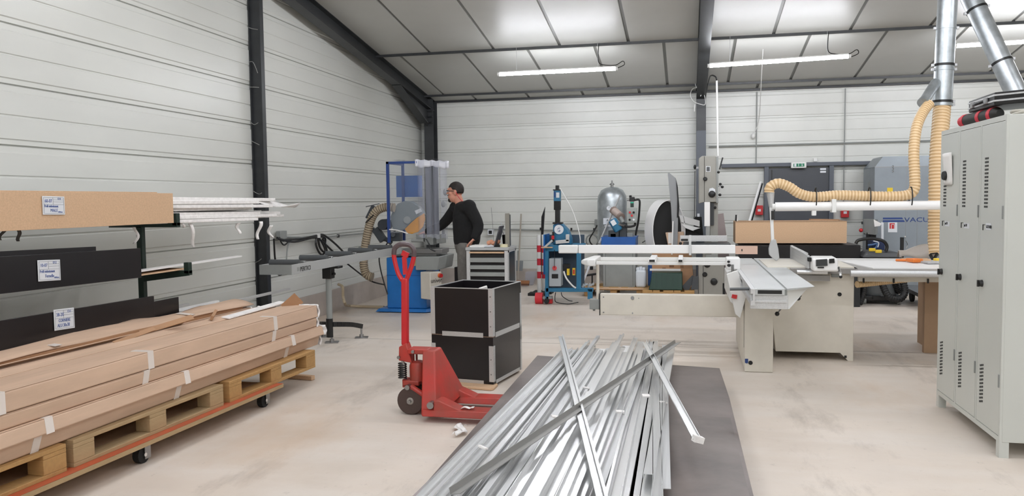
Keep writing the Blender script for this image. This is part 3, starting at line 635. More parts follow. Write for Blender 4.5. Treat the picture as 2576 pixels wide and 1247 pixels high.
o = MB().hull([(-.60, -.12, 0), (.02, -.12, 0), (.04, -.09, 0), (.02, .04, 0), (-.03, .12, 0), (-.03, .66, 0), (-.6, .66, 0)], [(-.60, -.12, .022), (.02, -.12, .022), (.04, -.09, .022), (.02, .04, .022), (-.03, .12, .022), (-.03, .66, .022), (-.6, .66, .022)]).build('crate_base_board', m_mdf, local=True, bevel=.006)
o.location = (-1.52, 6.235, .001); o.rotation_euler = (0, 0, CR); tag(o, 'rounded tan base board on the floor under the black crates', 'board')
crate('black plywood crate resting on the tan base board, lower of two', .024, .385, False)
crate('black plywood crate open on top, upper of two', .411, .385, True)
tag(MB().obox((-1.62, 6.33, .79), (.07, .03, .02), (.2, -.3, .2)).build('foam_offcut', m_paper, bevel=.004), 'small white offcut on the rim of the upper black crate', 'offcut')

# ---------------------------------------------------------------- sheets on pallets with aluminium profiles
pallet('wooden pallet under the far half of the brown sheets', 6.05, 0, x1=.1, z=.001, W=1.1, group='pallets under the brown sheets')
pallet('wooden pallet under the near half of the brown sheets', 4.7, 0, x1=.1, z=.001, W=1.1, group='pallets under the brown sheets')
a = zp(1352, 893, .165); b = zp(1810, 925, .165)
c1 = zp(1835, 1000, .165)
q = [(a.x, a.y), (b.x, b.y), (c1.x, c1.y), (.30, 2.6), (-1.20, 2.6)]
tag(MB().prism(q, 'z', .1465, .163).build('phenolic_sheet', m_sheet), 'brown phenolic plywood sheet, lower one, its far end bare beside the crates', 'sheet', 'brown sheets under the aluminium profiles')
s1 = zp(1690, 1041, .17); s2 = zp(1842, 1050, .17)
tag(MB().prism([(-1.19, 5.2), (s1.x, s1.y), (s2.x-.01, s2.y), (.285, 2.6), (-1.19, 2.6)], 'z', .1635, .169).build('phenolic_sheet', m_sheet), 'brown phenolic plywood sheet, upper one, nearest the viewer under the profiles', 'sheet', 'brown sheets under the aluminium profiles')
def profile(mb, kind, p0, p1, w, h, roll=0.):
    p0 = V(p0); p1 = V(p1); d = (p1-p0).normalized(); r = d.cross(Z_).normalized(); u = r.cross(d)
    cr, sr = math.cos(roll), math.sin(roll); r, u = r*cr+u*sr, u*cr-r*sr
    t_ = .003
    def strip(x0, x1, z0, z1):
        q = [(x0, z0), (x1, z0), (x1, z1), (x0, z1)]; mb.hull([p0+r*a+u*b for a, b in q], [p1+r*a+u*b for a, b in q])
    if kind == 'L': strip(-w/2, w/2, 0, t_); strip(-w/2, -w/2+t_, t_, h)
    elif kind == 'U': strip(-w/2, w/2, h-t_, h); strip(-w/2, -w/2+t_, 0, h-t_); strip(w/2-t_, w/2, 0, h-t_)
    elif kind == 'C': strip(-w/2, w/2, 0, t_); strip(-w/2, -w/2+t_, t_, h); strip(w/2-t_, w/2, t_, h)
    elif kind == 'T': strip(-w/2, w/2, h*.4, h*.4+t_); strip(-w/2, -w/2+t_, 0, h*.4); strip(w/2-t_, w/2, 0, h); strip(w/2-.014, w/2-t_, h-t_, h)
    else: strip(-w/2, w/2, 0, h)
    return mb
gp = 'aluminium profiles in the pile on the brown sheets'
lp_ = 'long bright aluminium profile lying in the pile on the brown sheet'
random.seed(11)
x = -1.18; i = 0
while x < -.13:                                                     # bottom layer: wide U channels
    w_ = (.062, .05, .07, .055)[i % 4]; far = 6.75+.35*math.sin(i*1.7)**2+rnd(0, .3)
    if x < -1.0 or x > -.3: far = min(far, 6.85)
    o = profile(MB(), ('U', 'U', 'R')[i % 3], (x+rnd(-.01, .01), 2.4+rnd(0, .3), .1695), (x+.14*max(0, -.35-x)/.83+rnd(-.008, .008), far, .1695), w_, (.03, .03, .012)[i % 3]).build('aluminium_profile', (m_alubright, m_alusatin, m_whiteprof, m_alusatin)[i % 4])
    tag(o, lp_, 'profile', gp); x += w_+.004; i += 1
x = -1.16; i = 0
while x < -.16:                                                     # upper layer: angles and flats with gaps
    w_ = (.045, .03, .055, .04, .026, .05)[i % 6]; far = 6.7+rnd(0, .6)
    if x < -1.0: far = rnd(6.6, 6.95)
    k_ = ('L', 'U', 'C', 'T', 'R', 'L')[i % 6]
    dx = rnd(-.02, .02) if x < -.45 else rnd(-.01, .05)
    o = profile(MB(), k_, (x+dx, 2.35+rnd(0, .3), .2005), (x+.14*max(0, -.35-x)/.83+rnd(-.01, .01), far, .2005), w_, (.022, .02, .024, .03, .012, .025)[i % 6]).build('aluminium_profile', (m_alubright, m_alusatin, m_alubright)[i % 3])
    tag(o, lp_, 'profile', gp); x += w_+rnd(.003, .02); i += 1
for j, (p, q, k_, w_) in enumerate((((1655, 1247), (1648, 858), 'C', .045), ((1676, 1230), (1672, 868), 'L', .04), ((1632, 1204), (1690, 880), 'U', .05), ((1500, 1247), (1640, 860), 'L', .04), ((1350, 1247), (1565, 845), 'T', .04), ((1220, 1247), (1505, 850), 'U', .03), ((1440, 1247), (1600, 850), 'L', .035))):
    a = zp(*p, .227); b = zp(*q, .227)
    if p[1] > 1240: a = a+(a-b)*.2
    o = profile(MB(), k_, a, b, w_, .024).build('aluminium_profile', (m_alubright, m_alusatin)[j % 2])
    tag(o, 'aluminium profile on top of the pile, its cut end by the bare sheet' if j == 2 else lp_, 'profile', gp if j != 2 else None)
# three crossing profiles
a = zp(1411, 849, .255); b = zp(1512, 1250, .262); b = b+(b-a)*.12
tag(profile(MB(), 'T', b, a, .045, .03).build('aluminium_profile', m_alubright), 'aluminium profile lying crosswise from the crates side towards the viewer', 'profile')
a = zp(1706, 862, .30); b = zp(1145, 1243, .262)
tag(profile(MB(), 'L', b, a, .05, .03, .2).build('aluminium_profile', mat('dull grey aluminium', '#a3a29f', .5, .6)), 'dull grey profile lying diagonally across the whole pile', 'profile')
a = zp(1622, 862, .29); b = zp(1756, 1112, .33)
t = thing('aluminium_profile', 'aluminium profile jutting out over the bare brown sheet', 'profile', a)
profile(MB(), 'C', b, a, .038, .026, .3).build('channel', m_alubright, t)
MB().obox(b+V((0, .01, .012)), (.05, .035, .03), (0, .3, .4)).build('foam_end', m_wrap, t)
t = bpy.data.objects['phenolic_sheet.001']
for px, py in ((1398, 1048), (1215, 1125), (1475, 975), (1560, 1035), (1625, 995), (1668, 1012)):
    tag(MB().obox(zp(px, py, .243), (.03, .05, .012), (rnd(-.3, .3), rnd(-.4, .4), rnd(0, 3))).build('foam_scrap', m_wrap, bevel=.003), 'small white packing scrap stuck among the aluminium profiles', 'packing scrap', 'scraps among the aluminium profiles')

# ---------------------------------------------------------------- roller table
XT = -3.63
t = thing('roller_table', 'grey roller infeed table with dark rollers leading to the blue saw', 'roller table', (-3.78, 7.98, 0))
for x0 in (XT-.012, XT-.32):
    MB().box(x0, x0+.012, 6.95, 9.95, .825, .918).build('side_rail', mat('rail grey', '#b3b5b4', .45, .2), t, bevel=.002)
MB().box(XT-.325, XT+.002, 6.94, 6.955, .825, .918).build('end_plate', m_grey, t)
for i in range(5):
    y = 7.12+.62*i
    r_ = MB().cyl((XT-.31, y, .925), (XT-.005, y, .925), .032, n=14).build('roller', mat('dark roller', '#4b4e50', .45), t)
    MB().box(XT-.05, XT-.0, y+.09, y+.13, .915, .935).build('roller_bracket', m_alu, r_, bevel=.003)
pz = text('PERTICI', .062, (XT+.0015, 7.12, .842), Y_, Z_, m_blk_ink, t, squash=1.05)
MB().box(XT, XT+.001, 7.065, 7.085, .848, .886).box(XT, XT+.001, 7.093, 7.105, .848, .886).build('printed_mark', m_grey, t)
MB().cyl((-3.74, 7.98, .16), (-3.74, 7.98, .72), .032, n=14).build('post', m_grey, t)
MB().box(-3.79, -3.69, 7.93, 8.03, .69, .80).box(-3.84, -3.6, 7.92, 8.04, .8, .826).cyl((-3.69, 7.98, .74), (-3.66, 7.98, .74), .015, n=8).build('clamp_bracket', m_black, t, bevel=.006)
mb = MB(); P = [V((-3.74+.26*math.sin(u), 7.96+.36*math.cos(u)-.36+.06, .16)) for u in [(-1.2+2.4*i/14) for i in range(15)]]
P = [V((-3.98, 8.3, .13)), V((-3.93, 8.16, .17)), V((-3.84, 8.04, .19)), V((-3.74, 7.99, .195)), V((-3.64, 8.04, .19)), V((-3.56, 8.16, .17)), V((-3.51, 8.3, .13))]
for a, b in zip(catmull(P, 3), catmull(P, 3)[1:]): mb.bar(a, b, .03, .05)
mb.build('arc_foot', m_black, t)
MB().cyl((-3.74, 7.975, .06), (-3.74, 7.975, .26), .036, n=12).build('foot_sleeve', m_black, t)
for p in ((-3.72, 7.98), (-3.52, 8.31), (-3.97, 8.31)):
    MB().cyl((p[0], p[1], .01), (p[0], p[1], .14), .011, n=8).cyl((p[0], p[1], .01), (p[0], p[1], .04), .025, n=8).obox((p[0], p[1], .006), (.14, .1, .01), (0, 0, .3)).build('levelling_foot', m_steel, t)

# ---------------------------------------------------------------- blue double mitre saw
BY = 10.35
t = thing('mitre_saw_machine', 'blue floor standing mitre saw with clear guard and amber blade cover', 'saw', (-3.7, 10.6, 0))
MB().box(-4.0, -3.44, BY, BY+.6, .05, .74).build('cabinet', m_blue, t, bevel=.012)
MB().box(-4.0, -3.44, BY-.006, BY, .5, .505).build('cabinet_seam', m_blue2, t)
MB().hull([(-4.14, BY-.08, .012), (-3.42, BY-.08, .012), (-3.32, BY+.06, .012), (-3.32, BY+.65, .012), (-4.14, BY+.65, .012)], [(-4.1, BY-.05, .05), (-3.43, BY-.05, .05), (-3.35, BY+.06, .05), (-3.35, BY+.62, .05), (-4.1, BY+.62, .05)]).build('base_plate', m_blue, t)
MB().box(-3.62, -3.46, BY-.008, BY, .63, .74).build('rating_plate', mat('brass plate', '#b7a873', .5), t)
MB().hull([(-3.55, BY-.1, .58), (-3.25, BY-.1, .58), (-3.17, BY+.02, .6), (-3.17, BY+.35, .6), (-3.55, BY+.35, .58)], [(-3.55, BY-.1, .76), (-3.22, BY-.1, .76), (-3.14, BY+.02, .78), (-3.14, BY+.35, .78), (-3.55, BY+.35, .76)]).build('side_housing', m_grey, t, bevel=.01)
MB().box(-4.05, -3.3, BY+.05, BY+.55, .76, .84).box(-3.75, -3.2, BY-.02, BY+.3, .8, .86).build('table_top', m_steel, t, bevel=.004)
c = MB().obox((-3.33, BY-.12, .385), (.2, .2, .36), (0, 0, -.55)).build('control_box', m_cream, t, bevel=.01)
R = Matrix.Rotation(-.55, 3, 'Z'); o_ = V((-3.33, BY-.12, .385))
rr = R @ Y_; nn = R @ X_
text('univer', .085, o_+nn*.1015-rr*.09+V((0, 0, .04)), rr, Z_, m_blk_ink, c, squash=.9)
cc = o_+nn*.1+rr*.06+V((0, 0, .13))
MB().cyl(cc, cc+nn*.02, .03, n=14).build('yellow_collar', m_orangep, c); MB().cyl(cc+nn*.02, cc+nn*.045, .026, n=14).build('stop_button', m_redfresh, c)
# guard frame, clear panel, strip curtain
tp = 2.03
MB().box(-3.93, -3.895, BY-.12, BY-.085, .95, tp).box(-3.93, -3.5, BY-.12, BY-.09, tp-.03, tp).box(-3.93, -3.9, BY-.1, BY+.5, tp-.03, tp).box(-3.93, -3.895, BY+.47, BY+.5, .95, tp).build('guard_frame', m_navy, t)
MB().box(-3.895, -3.5, BY-.106, BY-.100, 1.08, tp-.03).build('clear_panel', m_clear, t)
pts = [(980, 590), (1005, 592), (1030, 600), (1045, 610)]
MB().box(-4.02, -3.64, BY+.5, BY+.515, 1.56, 1.86).build('blue_panel', m_blue2, t)
MB().tube([yp(979, 577, BY-.12), yp(1000, 579, BY-.12), yp(1026, 587, BY-.12)], .008, 6).build('guard_rim', m_paper, t)
nc = 4
for k in range(nc):
    x0 = -3.50+.088*k
    fn = lambda u, v, x0=x0, k=k: V((x0+.095*u+.012*v*math.sin(k*2.1), BY-.1+.055*k+.035*math.sin(math.pi*u)*(1 if k % 2 else -1), tp+.01-1.02*v-.03*k*.3+.012*math.sin(6*u)*v))
    MB().grid(fn, 8, 10).build('curtain_strip', m_strip, t)
fn = lambda u, v: V((-3.52+.39*u, BY-.125+.25*u, tp+.02-.02*u-.09*v*(1+.12*math.sin(9*u))+.006*math.sin(28*u)))
MB().grid(fn, 18, 3).build('curtain_header', mat('milky film', '#dfe0e6', .3), t, solid=.006)
fn = lambda u, v: V((-3.9+.76*u, BY-.12+.62*v, tp+.012+.012*math.sin(9*u+5*v)))
MB().grid(fn, 10, 8).build('guard_roof', m_strip, t)
# saw head
def poly(pts, Y, th): return [V(yp(*p, Y)) for p in pts], th
def plate(pts, Y0, Y1):
    f = [yp(*p, Y0) for p in pts]; return MB().hull(f, [V((v.x, Y1, v.z)) for v in f])
sh = plate([(984, 560), (982, 545), (988, 528), (1000, 512), (1018, 505), (1036, 507), (1052, 518), (1064, 533), (1067, 541), (1050, 547), (1032, 560), (1020, 575), (1000, 582), (988, 575)], BY+.14, BY+.24).build('blade_guard', mat('grey guard casting', '#7d8485', .45), t, bevel=.008)
plate([(1067, 536), (1069, 552), (1064, 570), (1052, 583), (1036, 588), (1024, 586), (1018, 576), (1032, 562), (1048, 548)], BY+.125, BY+.14).build('amber_cover', m_gold, t, bevel=.004)
plate([(1043, 530), (1057, 524), (1061, 532), (1047, 539)], BY+.13, BY+.14).build('sticker', m_plate, sh)
MB().cyl(yp(1024, 553, BY+.12), yp(1024, 553, BY+.3), .05, n=16).build('arbor', m_grey, t)
m_ = MB().lathe([(.02, 0), (.07, 0), (.075, .02), (.075, .2), (.06, .22)], yp(962, 565, BY-.02), Y_, 18).build('motor', mat('dark motor', '#30343a', .45), t)
MB().obox(yp(935, 535, BY+.1), (.09, .05, .2), (0, .5, 0)).obox(yp(955, 590, BY+.1), (.1, .08, .2), (0, -.6, 0)).obox(yp(995, 595, BY+.1), (.16, .12, .12)).bar(yp(920, 520, BY+.1), yp(955, 512, BY+.1), .01, .01).bar(yp(930, 570, BY+.1), yp(985, 612, BY+.1), .05, .05).cyl(yp(988, 590, BY-.02), yp(988, 590, BY+.1), .035).build('pivot_bracket', mat('dark casting', '#3b4044', .45), t, bevel=.006)
MB().obox(yp(1060, 598, BY+.2), (.1, .16, .1)).cyl(yp(1035, 605, BY), yp(1065, 605, BY), .022).obox(yp(1085, 602, BY+.2), (.12, .2, .14)).obox(yp(1110, 600, BY+.2), (.08, .2, .12)).build('work_clamp', m_grey, t, bevel=.006)
MB().cyl(yp(1113, 555, BY+.3), yp(1117, 600, BY+.3), .02, n=10).ball(yp(1115, 513, BY+.35), (.03, .04, .045)).ball(yp(1120, 483, BY+.35), (.028, .04, .05)).build('side_fitting', m_grey, t)
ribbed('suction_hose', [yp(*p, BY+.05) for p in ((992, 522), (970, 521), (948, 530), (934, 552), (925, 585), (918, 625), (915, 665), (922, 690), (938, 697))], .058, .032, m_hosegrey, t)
for pts in ([(965, 605), (975, 610), (955, 640), (958, 680), (975, 740)], [(1072, 600), (1080, 615), (1082, 625), (1095, 632)], [(940, 540), (925, 555), (920, 560)]):
    MB().tube([yp(*p, BY-.03) for p in pts], .009, 6).build('cable', m_black, t)

# ---------------------------------------------------------------- drawer cabinet beside the saw and its clutter
cy = 9.5
t = thing('drawer_cabinet', 'grey steel drawer cabinet with black drawer fronts beside the man', 'cabinet', (-2.37, 9.7, 0))
xa, xb, zt = -2.635, -2.115, .93
MB().box(xa, xb, cy+.02, cy+.44, .02, zt-.045).build('carcass', m_ply, t)
for x in (xa, xb-.045): MB().box(x, x+.045, cy, cy+.03, 0, zt-.04).build('corner_post', m_alusatin, t)
MB().box(xb-.002, xb+.004, cy, cy+.04, 0, zt).box(xb-.002, xb+.004, cy+.4, cy+.44, 0, zt).box(xb-.002, xb+.004, cy, cy+.44, zt-.06, zt).box(xb-.002, xb+.004, cy, cy+.44, .3, .33).build('side_frame', m_alusatin, t)
MB().box(xa-.01, xb+.01, cy-.01, cy+.45, zt-.035, zt).build('top', mat('grey work top', '#a9abab', .5), t, bevel=.004)
MB().box(xa+.04, xb-.05, cy-.015, cy+.01, zt-.07, zt-.052).build('pull_out_board', m_mdf, t)
for z0, z1 in ((.75, .84), (.665, .73), (.58, .645), (.46, .55), (.31, .42), (.12, .28)):
    d = MB().box(xa+.045, xb-.045, cy+.004, cy+.02, z0, z1).build('drawer', m_black, t)
    MB().box(xa+.045, xb-.045, cy-.012, cy+.006, z0, z0+min(.055, (z1-z0)*.75)).build('drawer_front', m_grey, d, bevel=.003)
def top(px, py): return yp(px, py, cy+.2)
tag(MB().box(-2.60, -2.42, cy+.03, cy+.28, zt+.001, zt+.02).build('paper_stack', m_paper), 'stack of white papers on the drawer cabinet by the hand', 'papers')
tag(MB().obox((-2.40, cy+.14, zt+.012), (.12, .2, .012), (0, 0, .4)).build('notepad', m_plate), 'pale notepad lying on the drawer cabinet', 'notepad')
o = MB()
for q in range(5): o.ball((-2.41+.03*q, cy+.24+.01*math.sin(3*q), zt+.045+.012*math.sin(2*q)), (.03, .03, .028), 10, 6)
tag(o.build('work_glove', mat('peach knit', '#d99b7c', .8)), 'crumpled peach coloured work glove on the drawer cabinet', 'glove')
t2 = thing('laptop', 'dark open laptop seen edge on upon the drawer cabinet', 'laptop', (-2.28, cy+.24, zt))
MB().obox((-2.26, cy+.24, zt+.008), (.16, .3, .014)).build('keyboard_base', m_black, t2, bevel=.003)
MB().obox((-2.275, cy+.22, zt+.13), (.012, .3, .26), (0, .28, .05)).build('screen', mat('laptop shell', '#4a4c52', .4), t2, bevel=.003)
t2 = thing('pen_cup', 'black cup holding a red handled tool on the drawer cabinet', 'cup', (-2.2, cy+.3, zt))
MB().lathe([(.035, 0), (.045, .14), (.041, .14), (.033, .005)], (-2.21, cy+.3, zt+.001), n=16).build('cup', m_black, t2)
MB().cyl((-2.21, cy+.3, zt+.1), (-2.18, cy+.3, zt+.22), .012, .016, 8).build('red_handle', mat('salmon plastic', '#e2545a', .4), t2)
MB().bar((-2.23, cy+.3, zt+.08), (-2.26, cy+.28, zt+.3), .012, .004).bar((-2.22, cy+.31, zt+.05), (-2.24, cy+.31, zt+.17), .01, .01).build('ruler', m_plate, t2)
tag(MB().bar((-2.145, cy+.12, zt+.001), (-2.145, cy+.12, zt+.41), .05, .03, 0, Y_).build('metal_upright', mat('brushed bar', '#8b8880', .45, .5)), 'grey metal bar standing upright on the drawer cabinet', 'bar')
tag(MB().prism([(cy+.15, zt+.001), (cy+.4, zt+.001), (cy+.4, zt+.39), (cy+.3, zt+.39)], 'x', -2.185, -2.165).build('wedge_board', m_ply), 'black wedge shaped board leaning on the bar on the drawer cabinet', 'board')
t2 = thing('tape_roll', 'cream tape roll lying at the corner of the drawer cabinet', 'tape', (-2.17, cy+.06, zt))
MB().lathe([(.03, 0), (.048, 0), (.048, .035), (.03, .035)], (-2.18, cy+.07, zt+.001), n=20).build('roll', mat('cream tape', '#e0d8b4', .5), t2)
tag(MB().cyl((-2.37, cy+.35, zt+.001), (-2.40, cy+.35, zt+.48), .003, n=5).build('thin_rod', m_steel), 'thin wire rod standing up behind the laptop', 'rod')
tag(MB().box(-3.1, -2.72, 10.55, 10.9, .0, .6).build('black_crate', m_ply, bevel=.006), 'black plywood box on the floor behind the man\'s legs', 'box')
def plate_px(pts, Y0, th, mb=None):
    f = [yp(*p, Y0) for p in pts]; return (mb or MB()).hull(f, [V((v.x, Y0+th, v.z)) for v in f])
# ---------------------------------------------------------------- sliding table panel saw
t = thing('panel_saw', 'cream sliding table panel saw with white overhead suction arm', 'saw', (.8, 8.2, 0))
m_top = mat('pale saw table', '#c9cccc', .32, .35, .06, 6, stretch=(1, .3, 1)); m_iron = mat('grey iron table', '#96938f', .4, .15, .1, 6)
MB().hull([(.48, 7.15, .002), (.715, 7.15, .002), (.715, 8.4, .002), (.48, 8.4, .06)], [(.48, 7.15, .74), (.715, 7.15, .74), (.715, 8.4, .78), (.48, 8.4, .78)]).build('pedestal', m_cream, t, bevel=.004)
MB().box(.478, .481, 7.22, 7.23, .2, .7).build('pedestal_seam', m_blackmat, t)
plate_px([(1828, 690), (1856, 680), (1877, 745), (1862, 800), (1850, 790)], 7.12, .06).build('support_bracket', m_white, t, bevel=.003)
plate_px([(1842, 740), (1855, 742), (1853, 752), (1840, 749)], 7.1, .01).build('warning_sticker', m_redfresh, t)
MB().hull([(.36, 7.2, .60), (.47, 7.2, .52), (.47, 8.3, .52), (.36, 8.3, .60)], [(.36, 7.2, .80), (.47, 7.2, .84), (.47, 8.3, .84), (.36, 8.3, .80)]).build('table_support', m_white, t, bevel=.005)
cb = MB().hull([(.8, 7.78, .07), (1.475, 7.78, .07), (1.475, 8.7, .07), (.8, 8.7, .07)], [(.72, 7.78, .86), (1.475, 7.78, .86), (1.475, 8.7, .86), (.72, 8.7, .86)]).build('cabinet', m_cream, t, bevel=.004)
MB().hull([(1.43, 7.78, 0), (1.475, 7.78, 0), (1.475, 7.95, 0), (1.43, 7.95, 0)], [(1.36, 7.78, .075), (1.475, 7.78, .075), (1.475, 7.95, .075), (1.36, 7.95, .075)]).box(1.38, 1.475, 8.5, 8.7, 0, .075).box(.8, .9, 8.5, 8.7, 0, .075).build('foot', m_cream, t)
for p in ((2112, 740), (1888, 912)):
    c = yp(*p, 7.78 if p[0] > 2000 else 7.15); MB().cyl(c+V((0, .002, 0)), c-V((0, .006, 0)), .018, n=14).build('hole_plug', m_blackmat, t)
plate_px([(1874, 902), (1882, 902), (1882, 912), (1879, 914), (1874, 912)], 7.146, .006).build('maker_sticker', m_navy, t)
plate_px([(2124, 894), (2130, 894), (2130, 900), (2124, 900)], 7.776, .006).build('maker_sticker', m_black, t)
# sliding tables
MB().box(.47, .675, 5.98, 8.95, .80, .85).build('sliding_table', m_top, t, bevel=.004)
MB().box(.49, .655, 5.975, 5.982, .812, .838).build('table_end_slot', m_black, t)
MB().hull([(.69, 5.98, .835), (.875, 6.16, .835), (.875, 8.95, .835), (.69, 8.95, .835)], [(.69, 5.98, .85), (.90, 6.15, .85), (.885, 8.95, .85), (.69, 8.95, .85)]).build('fixed_table', m_top, t)
MB().box(.672, .693, 6.0, 8.95, .80, .842).build('table_slot', m_grey, t)
MB().hull([(.69, 6.02, .70), (.71, 6.02, .70), (.71, 7.6, .70), (.69, 7.6, .70)], [(.69, 6.02, .835), (.86, 6.2, .835), (.86, 7.6, .835), (.69, 7.6, .835)]).build('table_gusset', m_white, t)
MB().box(.44, .47, 5.95, 8.9, .815, .848).box(.44, .47, 5.95, 8.9, .73, .765).box(.455, .47, 5.95, 8.9, .765, .815).build('guide_rail', m_alusatin, t)
MB().box(.44, .70, 6.0, 6.02, .70, .80).box(.455, .69, 5.99, 6.0, .745, .765).build('end_plate', m_alusatin, t, bevel=.003)
MB().cyl(yp(1836, 727, 6.1), yp(1903, 726, 6.1), .011, n=10).build('push_handle', mat('grey grip', '#55585a', .5), t)
for a, b, c in (((1950, 738), (1982, 752), (1985, 760)), ((1975, 740), (1990, 750), (1992, 757))):
    MB().tube([yp(*a, 6.5), yp(*b, 6.5), yp(*c, 6.5)], .008, 6).build('clamp_rod', m_steel, t)
k = MB().tube([yp(1980, 755, 6.5), yp(1970, 770, 6.5), yp(1957, 786, 6.5)], .006, 6).build('crank_handle', m_steel, t)
MB().ball(yp(1955, 789, 6.5), .018, 10, 8).build('knob', m_black, k)
MB().obox(yp(1983, 757, 6.5), (.05, .05, .04)).build('crank_boss', m_blackmat, t, bevel=.006)
MB().tube([yp(1995, 752, 6.6), yp(2008, 745, 6.6), yp(2016, 735, 6.6)], .008, 6).ball(yp(2008, 750, 6.55), .018, 10, 8).ball(yp(2012, 743, 6.55), .014, 10, 8).build('lock_lever', m_black, t)
# swing arm beam
MB().box(-.835, .47, 7.86, 7.96, .37, .575).build('swing_arm', m_cream, t, bevel=.006)
MB().box(-.842, -.835, 7.855, 7.965, .365, .58).build('arm_end_cap', m_black, t)
MB().box(-.94, -.842, 7.87, 7.95, .42, .52).cyl((-.9, 7.91, .4), (-.9, 7.91, .42), .012).build('telescopic_end', m_grey, t, bevel=.005)
for x, z, r in ((-.52, .54, .018), (-.8, .545, .007), (-.8, .395, .007), (-.52, .392, .007), (-.46, .538, .005)): MB().cyl((x, 7.86, z), (x, 7.853, z), r, n=12).build('bolt', m_steel, t)
MB().cyl((-.86, 7.9, .52), (-.86, 7.9, .90), .015, n=8).build('support_post', m_cream, t)
# outrigger frame
def rx(px, Y): return yp(px, 650, Y).x
f = MB().box(rx(1500, 7.7), rx(1838, 7.7), 7.68, 7.72, .875, .905).box(rx(1500, 8.15), rx(1838, 8.1), 8.12, 8.16, .875, .915)
f.build('outrigger_rail', m_white, t, bevel=.004)
MB().hull([(-1.0, 7.72, .88), (-.93, 7.66, .86), (-.855, 7.66, .86), (-.855, 8.18, .86), (-.93, 8.18, .86), (-1.0, 7.85, .88)], [(-1.0, 7.72, .915), (-.93, 7.66, .93), (-.855, 7.66, .93), (-.855, 8.18, .93), (-.93, 8.18, .93), (-1.0, 7.85, .915)]).build('outrigger_end', m_white, t, bevel=.012)
for px, w_ in ((1642, .07), (1712, .05)):
    x = rx(px, 7.8); c_ = MB().hull([(x-w_/2, 7.64, .905), (x+w_/2, 7.64, .905), (x+w_/2, 8.2, .905), (x-w_/2, 8.2, .905)], [(x-w_*.4, 7.64, .935), (x+w_*.4, 7.64, .935), (x+w_*.4, 8.2, .935), (x-w_*.4, 8.2, .935)]).build('cross_bar', m_whiteprof, t, bevel=.004)
    MB().box(x-w_*.36, x+w_*.36, 7.636, 7.641, .908, .928).build('end_plug', m_black, c_)
MB().box(rx(1826, 7.7), .47, 7.6, 7.8, .84, .95).build('outrigger_hinge', m_whiteprof, t, bevel=.012)
for px, py, r in ((1833, 658, .014), (1834, 667, .018), (1843, 688, .02)): MB().ball(yp(px, py, 7.56), (r, r, r*.8), 10, 8).build('hinge_knob', m_black, t)
MB().cyl(yp(1843, 688, 7.6), yp(1843, 665, 7.6), .012).build('hinge_post', m_steel, t)
# crosscut fence
xa, xb = yp(1455, 628, 8.25).x, yp(1850, 630, 8.25).x
MB().box(xa, xb, 8.25, 8.30, .945, 1.03).build('crosscut_fence', m_whiteprof, t, bevel=.006)
MB().box(yp(1405, 628, 8.25).x, xa-.006, 8.24, 8.31, .945, 1.03).build('fence_end', m_white, t, bevel=.01)
MB().box(xb, yp(1906, 630, 8.25).x, 8.26, 8.29, .94, 1.02).build('fence_wood_face', mat('pink wood', '#cfae9b', .6), t)
MB().box(.52, .53, 8.255, 8.262, .97, .99).build('fence_bolt', m_black, t)
c = yp(1736, 618, 8.24)
MB().box(c.x-.012, c.x+.012, 8.22, 8.25, .93, 1.13).build('flip_stop', m_alusatin, t, bevel=.002)
# riving guard hood and suction arm
HY = 8.45
plate_px([(1940, 604), (1952, 602), (1958, 625), (1961, 650), (1953, 657), (1944, 650), (1935, 640), (1934, 625)], HY, .05).build('blade_hood', mat('smoky hood', '#b5b6b6', .3), t, bevel=.006)
plate_px([(1936, 520), (1946, 500), (1947, 520), (1946, 560), (1948, 602), (1940, 606), (1938, 560)], HY+.01, .03).build('hood_arm', m_white, t, bevel=.004)
MB().bar(yp(1944, 530, HY), yp(1944, 552, HY), .03, .03, 0, Y_).build('arm_joint', m_black, t)
MB().cyl(yp(1938, 484, HY+.02), yp(1940, 520, HY+.02), .04, .022, 12).build('hood_spigot', m_alusatin, t)
pa = yp(1950, 520, HY); pb = V((2.62, HY, pa.z))
MB().cyl(pa, pb, .044, n=16).build('suction_arm', m_whiteprof, t)
MB().cyl(pa-V((.03, 0, 0)), pa+V((.01, 0, 0)), .03, n=12).box(1.38, 1.42, HY-.06, HY+.06, pa.z-.06, pa.z+.07).box(1.2, 1.24, HY-.03, HY+.03, pa.z-.09, pa.z-.04).build('arm_collar', m_white, t, bevel=.004)
MB().box(2.54, 2.66, HY-.05, HY+.05, .86, pa.z).box(2.54, 2.66, HY-.06, HY+.06, 0, .8).build('arm_post', m_white, t)
# iron table, rip fence, scale housing
MB().hull([(.92, 7.72, .80), (1.5, 7.72, .80), (1.5, 9.0, .80), (.92, 9.0, .80)], [(.92, 7.72, .848), (1.5, 7.72, .848), (1.5, 9.0, .848), (.92, 9.0, .848)]).build('iron_table', m_iron, t, bevel=.003)
MB().cyl((.96, 7.62, .825), (1.22, 7.62, .825), .022, n=12).build('fence_rail', m_alu, t)
MB().box(.93, 1.25, 7.66, 7.72, .74, .79).build('rail_shadow_box', m_iron, t)
n_ = yp(2031, 640, 7.65); f_ = yp(1988, 620, 8.9)
MB().hull([(n_.x, 7.65, .85), (n_.x+.02, 7.65, .85), (n_.x+.02, 8.9, .85), (n_.x, 8.9, .85)], [(n_.x, 7.65, .97), (n_.x+.02, 7.65, .97), (n_.x+.02, 8.9, .99), (n_.x, 8.9, .99)]).build('rip_fence', m_alusatin, t, bevel=.002)
plate_px([(1990, 620), (1992, 616), (2033, 636), (2033, 642)], 7.9, .02).build('fence_edge', m_alusatin, t)
